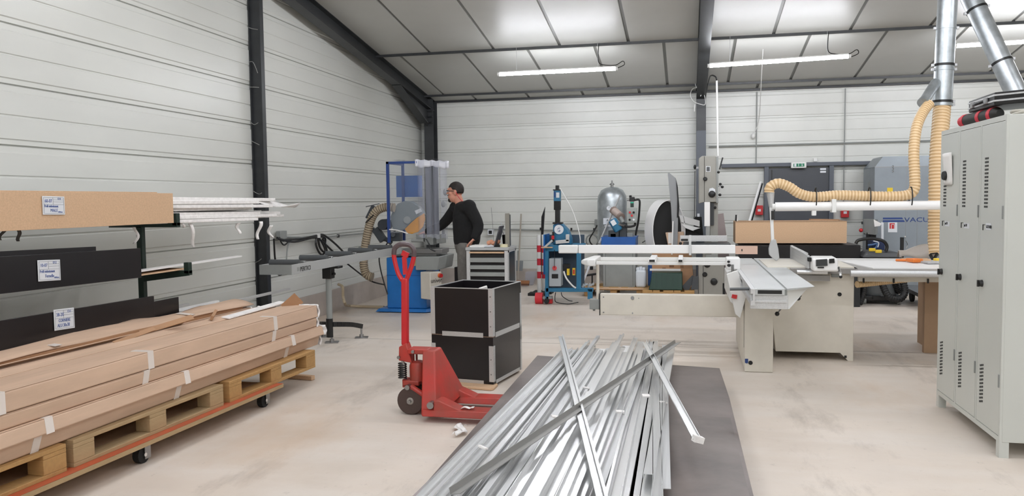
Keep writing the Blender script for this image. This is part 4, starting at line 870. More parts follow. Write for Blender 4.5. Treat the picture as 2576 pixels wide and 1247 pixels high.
b_ = MB().hull([(1.078, 7.48, .84), (1.295, 7.48, .84), (1.295, 7.72, .84), (1.078, 7.72, .84)], [(1.078, 7.495, .958), (1.285, 7.495, .958), (1.285, 7.72, .965), (1.078, 7.72, .965)]).build('control_housing', m_whiteprof, t, bevel=.018)
plate_px([(2053, 653), (2081, 651), (2082, 668), (2053, 669)], 7.472, .012).build('dark_display', mat('dark display', '#3a3c3e', .2), b_)
plate_px([(2086, 651), (2099, 650), (2100, 661), (2086, 662)], 7.472, .012).build('instruction_label', m_black, b_)
plate_px([(2057, 671), (2073, 671), (2073, 674), (2057, 674)], 7.472, .012).build('slot', m_black, b_)
MB().obox(yp(2036, 652, 7.6), (.03, .06, .035)).build('fence_clamp', m_blackmat, t, bevel=.004)
l_ = MB().tube([yp(2110, 672, 7.45), yp(2113, 684, 7.42), yp(2115, 694, 7.4)], .011, 8).build('clamp_lever', m_chrome, t)
MB().ball(yp(2115, 696, 7.4), .014, 8, 6).build('lever_tip', m_black, l_)
MB().obox(yp(2102, 690, 7.76), (.07, .02, .05)).build('switch_plate', m_grey, t)
# extension table to the right
MB().hull([(1.47, 7.6, .80), (3.2, 7.6, .80), (3.2, 8.95, .80), (1.47, 8.95, .80)], [(1.47, 7.6, .848), (3.2, 7.6, .848), (3.2, 8.95, .848), (1.47, 8.95, .848)]).build('extension_table', m_iron, t, bevel=.004)
MB().prism([(1.62, 7.72), (3.2, 7.72), (3.2, 8.9), (1.42, 8.9)], 'z', .848, .856).build('white_top', m_whiteprof, t)
MB().cyl((1.4, 7.55, .82), (3.1, 7.55, .82), .03, n=14).build('front_rail', m_alusatin, t)
MB().box(1.5, 3.1, 7.7, 7.76, .735, .79).build('apron', m_cream, t)
for x in (1.53, 1.78, 2.06): MB().box(x, x+.015, 7.69, 7.7, .725, .765).build('hose_hook', m_black, t)
MB().box(2.2, 2.3, 8.28, 8.34, 0, .80).box(2.3, 2.32, 8.28, 8.9, 0, .8).build('side_panel', m_tan, t)
ribbed('under_hose', [(1.5, 7.78, .70), (1.7, 7.9, .71), (2.0, 8.0, .735)], .03, .02, m_hose, t, 8)
# hoses from the ducts
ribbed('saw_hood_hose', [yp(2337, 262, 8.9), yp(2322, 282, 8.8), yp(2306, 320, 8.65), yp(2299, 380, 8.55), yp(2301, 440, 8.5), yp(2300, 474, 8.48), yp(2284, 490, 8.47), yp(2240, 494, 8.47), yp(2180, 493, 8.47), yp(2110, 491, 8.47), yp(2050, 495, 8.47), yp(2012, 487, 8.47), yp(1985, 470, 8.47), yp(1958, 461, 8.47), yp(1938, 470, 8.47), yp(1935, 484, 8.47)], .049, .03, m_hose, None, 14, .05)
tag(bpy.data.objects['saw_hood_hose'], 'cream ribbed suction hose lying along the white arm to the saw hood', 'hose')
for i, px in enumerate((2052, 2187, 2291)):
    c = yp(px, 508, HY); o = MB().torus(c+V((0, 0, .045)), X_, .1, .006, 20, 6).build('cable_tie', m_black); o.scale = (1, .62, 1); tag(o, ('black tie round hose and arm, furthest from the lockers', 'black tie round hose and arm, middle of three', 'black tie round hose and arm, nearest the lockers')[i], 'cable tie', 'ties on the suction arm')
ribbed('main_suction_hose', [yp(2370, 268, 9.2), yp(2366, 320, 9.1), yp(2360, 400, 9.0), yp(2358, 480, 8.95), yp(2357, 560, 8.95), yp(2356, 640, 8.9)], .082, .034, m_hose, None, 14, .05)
tag(bpy.data.objects['main_suction_hose'], 'thick cream ribbed hose hanging from the duct behind the lockers', 'hose')
# ducts
def duct(name, lab, p0, p1, r, bands):
    t = thing(name, lab, 'duct', p1); MB().cyl(p0, p1, r, n=24).build('tube', m_galv, t); p0 = V(p0); p1 = V(p1); d = (p1-p0).normalized()
    for b, dark in bands:
        c = p0.lerp(p1, b); MB().cyl(c-d*.012, c+d*.012, r*1.06, n=24).build('clamp_band', m_black if dark else m_galv, t)
        s = d.cross(Y_).normalized()
        for q in (-1, 1): MB().obox(c+s*q*r*1.12, (.03, .03, .025)).build('band_lug', m_steel, t)
    return t
p1 = yp(2370, 265, 9.2); p0 = yp(2387, -60, 9.2)
t = duct('galvanised_duct', 'upright galvanised suction duct above the lockers', p0, p1, .093, ((.40, 0), (.685, 1), (.72, 0), (.97, 1), (.995, 0)))
ya, yb_ = yp(2354, 208, 9.15), yp(2322, 258, 8.9)
MB().cyl(ya, yb_, .05, n=18).build('branch', m_galv, t); d = (yb_-ya).normalized()
MB().cyl(yb_-d*.02, yb_+d*.01, .056, n=18).build('branch_band', m_galv, t)
duct('galvanised_duct', 'slanted galvanised suction duct running down beside the upright one', yp(2412, -70, 9.6), yp(2562, 245, 9.2), .1, ((.31, 1), (.73, 1)))

# ---------------------------------------------------------------- lockers
t = thing('metal_locker', 'light grey three door metal locker on short legs', 'locker', (2.0, 5.6, 0))
x0, x1, y0, y1, z0, z1 = 1.735, 2.26, 5.01, 6.2, .09, 1.942
MB().box(x0+.012, x1, y0, y1, z0, z1).build('body', m_lgrey, t, bevel=.003)
fr = MB().box(x0, x0+.013, y0, y1, z0, z0+.03).box(x0, x0+.013, y0, y1, z1-.03, z1)
for y in (y0, y0+.387, y0+.783, y1-.02): fr.box(x0, x0+.013, y, y+.02, z0+.03, z1-.03)
fr.build('front_frame', m_lgrey, t)
for y in (y0, y1-.05):
    for x in (x0, x1-.05): MB().box(x, x+.05, y, y+.05, 0, z0).build('leg', m_lgrey, t)
for i in range(3):
    ya = y0+.022+.3955*i; yb = ya+.363
    d = MB().box(x0+.0005, x0+.014, ya, yb, z0+.032, z1-.032).build('door', m_lgrey, t, bevel=.0025)
    vm = MB()
    for (zb, rows) in ((1.42, 14), (.24, 11)):
        for r in range(rows):
            for c in range(4):
                yy = yb-.07-.016*c if zb > 1 else yb-.06-.016*c
                zz = zb+.022*r; vm.box(x0-.0004, x0+.001, yy, yy+.011, zz+(0 if zb > 1 else .004*c), zz+.012+(0 if zb > 1 else .004*c))
    tag(vm.build('ventilation_slots', m_blackmat, d), kind='stuff')
    h = MB().lathe([(.004, -.02), (.018, -.018), (.022, 0), (.022, .001)], (x0, yb-.055, .965), X_, 14); h.obox((x0-.022, yb-.055, .965), (.012, .012, .04)).build('lock_knob', m_black, d)
    for z in (1.36, .40): MB().box(x0-.006, x0+.004, ya-.004, ya+.008, z, z+.075).build('hinge', m_grey, d, bevel=.002)
    MB().box(x0-.003, x0+.001, yb-.055, yb-.049, 1.285, 1.32).box(x0-.003, x0+.001, yb-.085, yb-.049, 1.317, 1.32).build('card_holder', m_blackmat, d)
    MB().box(x0-.0015, x0+.001, yb-.2+(.02 if i == 0 else 0), yb-.1, 1.285 if i else 1.29, 1.318 if i else 1.33).build('name_label', m_plate, d)
    text(('GOTARD', 'Joel W', 'Joel W')[i], .026, (x0-.002, yb-.108, 1.296 if i else 1.3), -Y_, Z_, m_blk_ink, d, squash=.8)
yd = y0+.022+.3955*2
fn = lambda u, v: V((x0-.004-.010*v-.008*math.sin(3*u), 6.105-.17*u+.03*v*(1-u)-.02*math.sin(2.5*v)*(1-u), 1.567+.213*v))
tag(MB().grid(fn, 6, 8).build('paper_sheaf', m_paper, solid=.003), 'white paper sheets hanging on the locker door furthest from the viewer', 'papers')
tag(MB().grid(lambda u, v: fn(u*.95, v)+V((.003, -.02, .003)), 6, 8).build('paper_sheaf', m_paper, solid=.002), 'second white paper layer behind the sheets on the locker door', 'papers')
t2 = thing('hanging_roll', 'black round magnet holding papers on the locker door', 'magnet', (x0-.02, 6.05, 1.63))
MB().lathe([(.01, 0), (.028, 0), (.032, .008), (.032, .022), (.028, .03), (.01, .03)], (x0-.034, 6.03, 1.63), (1, .1, 0), 20).build('disc', m_black, t2)
# on the lockers
t2 = thing('tool_case', 'black and aluminium flight case lying on top of the lockers', 'case', (2.0, 5.6, z1+.09))
zc_ = z1+.09
q_ = [(1.80, 5.40), (2.24, 5.02), (2.40, 5.45), (1.80, 5.86)]
def slab(z0_, z1_, g=0.): c = (sum(a for a, b in q_)/4, sum(b for a, b in q_)/4); p_ = [(c[0]+(a-c[0])*(1+g), c[1]+(b-c[1])*(1+g)) for a, b in q_]; return MB().hull([(a, b, zc_+z0_) for a, b in p_], [(a, b, zc_+z1_) for a, b in p_])
slab(0, .078).build('shell', m_black, t2, bevel=.006)
for z in (.022, .055): slab(z, z+.01, .012).build('edge_trim', m_alusatin, t2)
for y in (5.5, 5.74): MB().box(1.785, 1.80, y, y+.05, zc_+.02, zc_+.06).build('latch', m_steel, t2, bevel=.003)
MB().tube([(1.797, 5.67, zc_+.045), (1.765, 5.66, zc_+.03), (1.765, 5.6, zc_+.03), (1.797, 5.59, zc_+.045)], .008, 8).build('handle', m_black, t2)
t2 = thing('rolled_bag', 'red and black rolled tool bag under the case on the lockers', 'bag', (1.84, 5.7, z1))
pts = [(1.80, 5.98, z1+.044), (1.82, 5.7, z1+.044), (1.84, 5.42, z1+.044)]
MB().tube(pts, .042, 14, 8, 0, lambda i, n: .042*(.55+.45*min(1, min(i, n-1-i)/2))).build('roll', mat('black nylon', '#23221f', .6), t2)
for f_ in (.06, .14, .58, .86):
    c = V(pts[0]).lerp(V(pts[2]), f_); dd = (V(pts[2])-V(pts[0])).normalized()
    MB().cyl(c-dd*.022, c+dd*.022, .0445 if f_ > .1 else .036, n=16).build('red_band', mat('red nylon', '#c8283a', .55), t2)
t2 = thing('cable_coil', 'pale grey cable coil lying on the lockers beside the case', 'cable coil', (1.95, 5.2, z1))
for k in range(6):
    ra, rb = .17+.012*(k % 3)-.01*k, .16+.01*((k*2) % 3)-.008*k
    P = [V((2.0+.012*k+ra*math.cos(a), 5.22-.006*k+rb*math.sin(a)*(1+.08*math.sin(2*a+k)), z1+.012+.012*k+.01*math.sin(2*a+1.7*k))) for a in [2*math.pi*j/22 for j in range(23)]]
    MB().tube(P, .0095, 7, 1).build('turn', mat('grey cable', '#b9b4a8', .5), t2)
# ---------------------------------------------------------------- background machines, from left to right
t = thing('broom', 'wooden broom leaning upright against the back wall', 'broom', (-2.86, 13.6, 0))
MB().cyl(yp(1303, 703, 13.7), yp(1311, 538, 14.0), .014, n=8).build('handle', mat('weathered wood', '#a49c90', .8), t)
MB().obox(yp(1313, 709, 13.7), (.26, .06, .05)).build('head', mat('brush wood', '#a5704a', .7), t)
tag(MB().obox(yp(1313, 714, 13.7)-V((0, 0, .01)), (.25, .05, .03)).build('bristles', mat('bristle', '#6d4a3a', .9), t), kind='stuff')
t = thing('dust_shovel', 'grey shovel with striped blade hanging by the broom', 'shovel', (-2.86, 13.95, .4))
plate_px([(1293, 655), (1316, 656), (1314, 681), (1292, 681)], 13.95, .02).build('blade', mat('shovel grey', '#8e9496', .4, .3), t)
MB().cyl(yp(1303, 655, 13.94), yp(1303, 630, 13.94), .01, n=8).build('handle', m_grey, t)
za = zp(1328, 713); zb_ = zp(1347, 713); za.y = zb_.y = 13.9; bz = 13.9
MB().hull([za, zb_, zb_+V((0, .12, 0)), za+V((0, .12, 0))], [yp(1322, 684, 13.86), yp(1348, 684, 13.86), yp(1348, 684, 13.86)+V((0, .2, 0)), yp(1322, 684, 13.86)+V((0, .2, 0))]).build('plastic_bin', m_strip)
tag(bpy.data.objects['plastic_bin'], 'translucent plastic bin on the floor beside the striped posts', 'bin')
for i, (px, lab) in enumerate(((1356, 'red and white striped barrier post, the one nearer the broom'), (1368, 'red and white striped barrier post, partly behind the blue stand'))):
    Y = 12.5+.25*i; t = thing('barrier_post', lab, 'post', yp(px, 715, Y), 0, 'striped barrier posts')
    zt, zb = yp(px, 591+i*-1, Y).z, yp(px, 713, Y).z; x = yp(px, 650, Y).x; r = .032
    MB().cyl((x, Y, .0), (x, Y, zt), r, n=14).build('pole', m_white, t)
    for k in range(3): z = zb+.085+.207*k; MB().cyl((x, Y, z), (x, Y, z+.105), r+.001, n=14).build('red_band', m_redtape, t)
    MB().box(x-.16, x+.14, Y-.14, Y+.1, 0, .04).build('base', m_blackmat, t)
tag(plate_px([(1358, 690), (1362, 545), (1371, 520), (1366, 600), (1364, 690)], 12.85, .03).build('leaning_board', m_ply), 'narrow black panel leaning behind the striped posts', 'panel')
# blue router stand
SY = 11.4
t = thing('router_stand', 'blue steel copy router stand with a red wheel and a white round badge', 'machine', (-1.65, 11.6, 0))
def lg(px0, px1, y0, y1, Y, th=.06): return plate_px([(px0, y1), (px1, y1), (px1, y0), (px0, y0)], Y, th)
for a in ((1371, 1380, 626, 762), (1450, 1461, 626, 730)): lg(*a, SY).build('leg', m_teal, t, bevel=.004)
lg(1372, 1380, 626, 725, SY+.5).build('leg', m_teal, t); lg(1478, 1490, 727, 752, SY).build('foot', m_teal, t)
lg(1370, 1492, 724, 734, SY).build('lower_rail', m_teal, t, bevel=.004)
lg(1372, 1462, 616, 632, SY, .55).build('table', m_teal, t, bevel=.006)
lg(1367, 1371, 590, 690, SY+.1, .4).build('side_sheet', m_blue, t)
lg(1376, 1470, 590, 725, SY+.56, .02).build('back_sheet', mat('dark blue grey sheet', '#3b4a58', .5), t)
c = lg(1381, 1411, 650, 720, SY-.04, .2).build('switch_box', mat('pale switch box', '#a9b0b4', .45), t, bevel=.006)
MB().cyl(yp(1395, 674, SY-.04), yp(1395, 674, SY-.07), .032, n=16).build('isolator', m_redfresh, c)
lg(1388, 1404, 689, 700, SY-.045, .01).build('name_plate', m_blackmat, c); MB().cyl(yp(1395, 674, SY-.075), yp(1395, 628, SY-.05), .004).build('chain', m_black, c)
lg(1417, 1432, 664, 680, SY+.1, .1).build('air_valve', m_black, t); lg(1426, 1432, 676, 692, SY+.05, .05).build('yellow_valve', m_yellow, t); lg(1440, 1447, 674, 692, SY+.05, .02).build('yellow_label', m_yellow, t)
lg(1441.5, 1445.5, 678, 689, SY+.045, .006).build('label_mark', m_redfresh, t)
MB().tube([yp(1418, 682, SY), yp(1425, 700, SY), yp(1440, 718, SY), yp(1449, 724, SY)], .012, 8).build('air_tube', m_white, t)
MB().cyl(yp(1348, 750, SY+.06), yp(1366, 750, SY+.06), .085, n=22).build('red_wheel', mat('red wheel', '#d8323c', .5), t)
lg(1365, 1388, 746, 752, SY, .1).build('wheel_bracket', m_grey, t); lg(1372, 1389, 752, 763, SY+.03, .08).build('brake_block', m_redfresh, t)
MB().cyl(yp(1375, 757, SY), yp(1375, 757, SY-.03), .04, n=14).build('castor', m_blackmat, t)
plate_px([(1391, 615), (1391, 565), (1402, 560), (1412, 562), (1428, 578), (1436, 600), (1436, 615)], SY+.05, .2).build('head', m_teal, t, bevel=.01)
b = MB().cyl(yp(1406, 577, SY+.05), yp(1406, 577, SY+.03), .067, n=28).build('badge', m_plate, t)
text('G', .085, yp(1401.5, 583, SY+.028), X_, Z_, m_navy, b, squash=.75)
text('FREUD', .022, yp(1396, 568, SY+.028), V((1, 0, .6)), V((-.6, 0, 1)), m_navy, b); text('PARIS', .022, yp(1409, 566, SY+.028), V((1, 0, -.6)), V((.6, 0, 1)), m_navy, b)
lg(1390, 1413, 559, 563, SY+.03, .16).build('collar', m_black, t); lg(1396, 1407, 525, 560, SY+.06, .1).build('spindle', m_black, t, bevel=.008)
lg(1393, 1408, 505, 528, SY+.05, .12).build('motor_lower', m_blackmat, t, bevel=.006)
c = lg(1392.5, 1408.5, 478, 506, SY+.05, .12).build('motor_upper', m_teal, t, bevel=.006)
lg(1399, 1407, 484, 497, SY+.045, .008).build('label', m_plate, c); lg(1394, 1397, 482, 496, SY+.045, .008).build('lettering_bar', m_navy, c)
lg(1391, 1409, 476, 479, SY+.045, .13).build('cap', m_black, t); lg(1397, 1405, 466, 477, SY+.08, .08).build('cable_gland', m_black, t, bevel=.006)
lg(1389, 1394, 583, 608, SY-.05, .03).build('feed_lever', m_black, t)
MB().bar(yp(1370, 622, SY-.03), yp(1390, 604, SY-.03), .05, .03).bar(yp(1398, 609, SY-.02), yp(1432, 606, SY-.02), .05, .05).obox(yp(1428, 598, SY-.02), (.05, .05, .1)).build('clamp_jig', m_alusatin, t, bevel=.004)
MB().obox(yp(1391, 597, SY-.06), (.035, .03, .05)).build('red_clamp', m_redfresh, t)
MB().obox(yp(1376, 622, SY-.05), (.16, .05, .015), (0, .0, 0)).build('wood_shelf', m_mdf, t)
MB().tube([yp(1409, 474, SY+.1), yp(1440, 530, SY+.1), yp(1457, 585, SY+.1), yp(1460, 612, SY+.1)], .008, 6).build('white_air_line', m_white, t)
for pts in ([(1398, 735), (1396, 748), (1400, 760), (1430, 764), (1455, 760)], [(1412, 735), (1415, 745), (1430, 755), (1440, 757)]):
    MB().tube([yp(*p, SY) for p in pts], .006, 6).build('trailing_cable', m_blackmat, t)
# air tank
t = thing('air_tank', 'tall galvanised compressed air tank with a round gauge', 'tank', (-1.21, 13.35, 0))
MB().lathe([(.12, .12), (.2, .16), (.238, .24), (.242, .26), (.242, 1.46), (.23, 1.55), (.18, 1.64), (.1, 1.685), (.03, 1.695)], (-1.21, 13.35, 0), n=32).build('shell', m_galv, t)
MB().cyl((-1.21, 13.35, 1.69), (-1.21, 13.35, 1.76), .022).cyl((-1.21, 13.35, 1.73), (-1.21, 13.35, 1.745), .04).cyl((-1.21, 13.35, 1.76), (-1.21, 13.35, 1.8), .01).build('safety_valve', m_steel, t)
g = MB().cyl((-1.24, 13.12, 1.35), (-1.24, 13.09, 1.35), .04, n=18).build('gauge_rim', m_steel, t)
MB().cyl((-1.24, 13.09, 1.35), (-1.24, 13.087, 1.35), .035, n=18).build('dial', m_plate, g); MB().bar((-1.24, 13.085, 1.35), (-1.23, 13.085, 1.37), .005, .002, 0, Y_).build('needle', m_black, g)
MB().box(-1.33, -1.16, 13.085, 13.1, 1.09, 1.19).box(-1.31, -1.16, 13.085, 13.1, 1.055, 1.075).build('sticker', m_plate, t)
text('ACS', .05, (-1.28, 13.083, 1.14), X_, Z_, m_blk_ink, t)
for k in range(3): a = 2.1*k; MB().box(-1.21+.2*math.cos(a)-.02, -1.21+.2*math.cos(a)+.02, 13.35+.2*math.sin(a)-.02, 13.35+.2*math.sin(a)+.02, 0, .3).build('leg', m_galv, t)
MB().bar(yp(1507, 612, 12.4), yp(1560, 492, 12.9), .02, .02).build('diagonal_rod', m_alusatin)
tag(bpy.data.objects['diagonal_rod'], 'thin pale rod leaning across the front of the air tank', 'rod')
# blue cut off saw on grey cabinet
CY = 12.5
t = thing('cutoff_saw', 'blue cut-off saw with pinkish motor standing on a grey cabinet', 'saw', (-1.03, 12.8, 0))
MB().box(-1.28, -.78, CY, CY+.5, .14, .72).build('cabinet', m_grey, t, bevel=.006)
for x in (-1.24, -.82): MB().box(x-.002, x+.002, CY-.002, CY, .16, .70).build('cabinet_seam', m_blackmat, t)
lg(1512, 1599, 599, 620, CY-.06, .6).build('tray', m_blue2, t, bevel=.006); lg(1512, 1600, 596, 600, CY-.06, .6).build('tray_rim', m_blue2, t)
lg(1536, 1549, 588, 600, CY, .15).build('tray_lug', m_blue, t); lg(1556, 1592, 586, 600, CY+.1, .2).build('vice', m_grey, t, bevel=.01)
a = MB().cyl(yp(1545, 530, CY+.15), yp(1562, 545, CY+.05), .062, .058, 18).build('motor', mat('pinkish motor', '#b0a097', .45), t)
MB().cyl(yp(1543, 528, CY+.17), yp(1546, 531, CY+.14), .064, n=18).cyl(yp(1560, 543, CY+.06), yp(1563, 546, CY+.03), .062, n=18).build('motor_cap', mat('brown grey cap', '#8d7c74', .5), a)
MB().cyl(yp(1560, 545, CY+.05), yp(1568, 560, CY), .035, .03, 14).build('gear_neck', m_grey, t)
c = MB().obox(yp(1548, 566, CY-.02), (.13, .09, .2), (0, -.55, .3)).build('blade_case', m_teal, t, bevel=.02); MB().obox(yp(1543, 560, CY-.09), (.07, .02, .08), (0, -.55, .2)).build('case_label', m_plate, c)
MB().bar(yp(1556, 563, CY-.04), yp(1572, 567, CY-.06), .03, .03).build('pull_handle', m_chrome, t)
MB().tube([yp(1567, 565, CY), yp(1580, 570, CY), yp(1596, 567, CY), yp(1598, 560, CY)], .018, 8).build('hand_grip', m_black, t)
MB().obox(yp(1545, 590, CY+.1), (.16, .2, .14)).obox(yp(1568, 580, CY+.15), (.12, .15, .25)).build('turntable', mat('dark iron', '#45494c', .4, .5), t, bevel=.01)
c = lg(1578, 1602, 523, 560, CY-.03, .08).build('control_panel', mat('grey control panel', '#9ba09c', .45), t, bevel=.005)
for (px, py), mm in (((1584.5, 534), m_redfresh), ((1594, 534), m_blackmat), ((1589.5, 542), m_redfresh), ((1584, 552.5), m_blackmat), ((1594, 552.5), m_plate)):
    MB().cyl(yp(px, py, CY-.03), yp(px, py, CY-.05), .017, n=12).build('push_button', mm, c)
c = MB().cyl(yp(1590, 521, CY+.1), yp(1590, 510, CY+.1), .026, n=14).build('filter_bowl', mat('smoky bowl', '#39433f', .2), t)
MB().cyl(yp(1590, 511, CY+.1), yp(1590, 507.5, CY+.1), .027, n=14).build('green_ring', mat('green ring', '#2fae8c', .4), c)
MB().obox(yp(1590, 501, CY+.1), (.08, .07, .07)).cyl(yp(1586, 497, CY+.1), yp(1586, 491, CY+.1), .02).build('regulator', m_black, t, bevel=.008)
MB().tube([yp(1597, 503, CY+.1), yp(1608, 503, CY+.1), yp(1609, 520, CY+.1), yp(1606, 555, CY+.1), yp(1602, 575, CY+.1), yp(1599, 592, CY+.1)], .016, 8).build('air_hose', m_black, t)
MB().cyl(yp(1577, 503, CY+.1), yp(1585, 503, CY+.1), .014).build('pipe_stub', m_steel, t)
tag(MB().box(-1.62, -.62, 12.35, 13.0, .118, .14).build('support_board', m_mdf), 'thin wooden board under the grey cabinet and the jerrycan', 'board')
pallet('wooden pallet under the cut-off saw cabinet', 13.0, 0, x1=-.66, z=0, W=.9, L=.6, group='pallets at the back')
t = thing('jerrycan', 'white plastic jerrycan beside the grey cabinet', 'jerrycan', (-.69, 12.45, .14))
MB().hull([(-.775, 12.42, .142), (-.62, 12.42, .142), (-.62, 12.6, .142), (-.775, 12.6, .142)], [(-.775, 12.42, .41), (-.62, 12.42, .41), (-.62, 12.6, .41), (-.775, 12.6, .41)]).build('body', m_jerry, t, bevel=.03)
MB().box(-.77, -.715, 12.44, 12.58, .40, .445).box(-.68, -.63, 12.44, 12.58, .40, .445).build('shoulder', m_jerry, t, bevel=.012); MB().cyl((-.70, 12.5, .40), (-.70, 12.5, .46), .022).build('cap', m_plate, t)
tag(MB().box(-.6, -.5, 12.7, 12.9, .14, .47).build('blue_canister', m_blue2, bevel=.01), 'blue canister half hidden behind the jerrycan', 'canister')
MB().bar(yp(1484, 665, 12.3), yp(1460, 728, 12.0), .02, .02).build('stick', m_plate); tag(bpy.data.objects['stick'], 'short white stick leaning by the legs of the blue stand', 'stick')
tag(MB().obox(yp(1491, 690, 12.6), (.18, .2, .02), (0, -.15, 0)).obox(yp(1488, 674, 12.6), (.04, .1, .05)).box(-1.47, -1.45, 12.6, 12.62, 0, .33).build('dark_clamp', m_blackmat), 'small black clamp piece lying behind the white post', 'clamp')
t = thing('scrap_tray', 'small tray of metal offcuts on the foot of the blue stand', 'tray', yp(1477, 722, 11.5))
for i in range(6): MB().cyl(yp(1465+5*i, 722-3*(i % 3), 11.5), yp(1469+5*i, 714-2*(i % 2), 11.5), .016, n=8).build('offcut', m_alusatin, t)
# cartons, green crate, pallet
pallet('light wooden pallet under the green crate', 12.75, 0, x1=.1, z=0, W=.75, L=.7, group='pallets at the back')
t = thing('green_crate', 'dark green ribbed plastic crate upside down on the pallet', 'crate', (-.29, 12.3, .146))
zt_ = .40
MB().hull([(-.56, 12.08, .146), (-.07, 12.08, .146), (-.07, 12.45, .146), (-.56, 12.45, .146)], [(-.51, 12.12, zt_), (-.075, 12.12, zt_), (-.075, 12.42, zt_), (-.51, 12.42, zt_)]).build('body', m_greenp, t, bevel=.01)
for x in (-.49, -.41, -.33, -.25, -.17): MB().hull([(x-.03, 12.076, .16), (x+.03, 12.076, .16), (x+.03, 12.1, .16), (x-.03, 12.1, .16)], [(x-.03, 12.106, .385), (x+.03, 12.106, .385), (x+.03, 12.13, .385), (x-.03, 12.13, .385)]).build('rib', m_greenp, t)
t = thing('cardboard_box', 'brown cardboard box with printed symbols behind the green crate', 'box', (-.2, 12.6, .15))
MB().hull([(-.53, 12.5, .146), (.1, 12.5, .146), (.1, 12.72, .146), (-.53, 12.72, .146)], [(-.53, 12.5, .66), (.06, 12.5, .66), (.06, 12.72, .66), (-.53, 12.72, .66)]).build('carton', m_card2, t, bevel=.004)
lg(1666, 1675, 673, 681, 12.495, .005).box(-.27, -.2, 12.494, 12.499, .45, .49).build('printed_symbol', mat('print brown', '#7d5a40', .8), t)
for x in (-.10, -.075): MB().box(x, x+.012, 12.494, 12.499, .44, .5).build('arrow_mark', MATS['print brown'], t)
lg(1667, 1679, 684, 689, 12.493, .006).build('white_sticker', m_plate, t)
tag(MB().obox((-.33, 12.46, .415), (.46, .04, .028)).build('foam_strip', m_paper), 'pale foam strip between the green crate and the brown box', 'strip')
tag(plate_px([(1674, 585), (1720, 583), (1722, 620), (1682, 625)], 12.6, .25).build('taped_carton', m_card, bevel=.006), 'taped cardboard carton beside the white oval panel', 'carton')
tag(lg(1681, 1690, 585, 612, 12.59, .008).build('tape_patch', m_paper), 'strip of clear tape on the taped carton', 'tape')
tag(plate_px([(1716, 720), (1742, 692), (1748, 700), (1728, 740)], 12.15, .03).build('felt_offcut', mat('dark felt', '#4c4f52', .8)), 'dark grey panel offcut leaning beside the green crate', 'offcut')
tag(plate_px([(1738, 728), (1744, 696), (1757, 694), (1757, 728)], 12.12, .03).build('felt_offcut', MATS['dark felt']), 'dark grey panel offcut standing next to the band saw base', 'offcut')
# white oval panel and bent black sheets
t = thing('oval_ring', 'big white oval ring panel standing behind the table with a black inside', 'panel', (-.4, 12.8, .4))
def ov(a, r): return V((-.28+.25*r*math.cos(a), 12.7, 1.0+.48*r*math.sin(a)))
n_ = 40; mb = MB()
ao = [ov(2*math.pi*i/n_, 1) for i in range(n_)]; ai = [ov(2*math.pi*i/n_, .96) for i in range(n_)]
off = V((.12, .0, 0))
mb.loft([[p+V((-.13, .12, 0)) for p in ao], ao, ai, [p+V((-.13, .12, 0)) for p in ai]], 0, False); mb.build('rim', m_whiteprof, t)
mb = MB(); mb.add([p*.999+V((-.06, .06, 0)) for p in ai], [list(range(n_))]); mb.build('black_lining', m_blackmat, t)
tag(plate_px([(1680, 436), (1683, 434), (1700, 448), (1707, 500), (1706, 540), (1704, 640), (1694, 640), (1688, 520), (1684, 480)], 12.55, .02).build('grey_panel', mat('grey composite', '#8f9192', .5), bevel=.002), 'tall curved grey panel standing up out of the white oval ring', 'panel')
tag(plate_px([(1701, 450), (1705, 470), (1709, 520), (1707, 545), (1703, 548), (1704, 500)], 12.53, .04).build('torn_edge', m_blackmat), 'black torn edge strip along the tall grey panel', 'strip')
tag(plate_px([(1708, 540), (1760, 555), (1760, 570), (1714, 558)], 12.7, .015).build('white_sheet', m_whiteprof), 'white sheet lying tilted behind the band saw', 'sheet')
tag(plate_px([(1714, 563), (1762, 573), (1742, 580), (1726, 574)], 12.6, .015).build('white_sheet', m_whiteprof), 'smaller white folded sheet below the tilted white sheet', 'sheet')
tag(plate_px([(1676, 520), (1690, 545), (1712, 560), (1758, 590), (1758, 600), (1690, 590), (1672, 560)], 12.75, .03).build('black_sheet', m_blackmat), 'bent black rubber sheet heaped behind the white oval ring', 'sheet')
tag(plate_px([(1745, 545), (1765, 545), (1770, 600), (1745, 600)], 12.8, .05).build('black_sheet', m_blackmat), 'black board standing directly behind the band saw', 'board')
tag(MB().bar(yp(1690, 640, 12.5), yp(1693, 556, 12.5), .02, .02).build('white_batten', m_white), 'short white batten sticking up among the black sheets', 'batten')
# band saw
t = thing('band_saw', 'tall grey band saw with round black knobs by the central column', 'saw', (.3, 12.4, 0))
BY2 = 12.2
mb = plate_px([(1758, 398), (1766, 392), (1801, 392), (1806, 396), (1806, 508), (1772, 508), (1758, 512)], BY2, .4); h = mb.build('upper_housing', mat('warm grey paint', '#97958d', .45, 0, .05, 4), t, bevel=.008)
m_wg = MATS['warm grey paint']
lg(1802, 1807, 394, 510, BY2-.01, .38).build('door_edge', m_grey, h)
lg(1771.5, 1772.5, 393, 508, BY2-.004, .006).build('door_seam', m_blackmat, h)
lg(1776, 1787, 418, 432, BY2-.006, .008).build('window_frame', m_plate, h); lg(1777.5, 1785.5, 419.5, 430.5, BY2-.009, .006).build('window_pane', mat('dark pane', '#4d4f52', .2), h)
for px, py, r in ((1774, 450, .03), (1791, 488, .05)): MB().lathe([(r, 0), (r, -.025), (r*.7, -.035), (.005, -.035)], yp(px, py, BY2), (0, 1, 0), 20).build('knob', m_black, h)
plate_px([(1783, 484), (1785, 474), (1793, 472), (1799, 476), (1800, 484)], BY2-.008, .01).build('scale_plate', m_plate, h)
MB().bar(yp(1810, 426, BY2), yp(1818, 396, BY2), .02, .03, 0, Y_).build('lever', m_black, t)
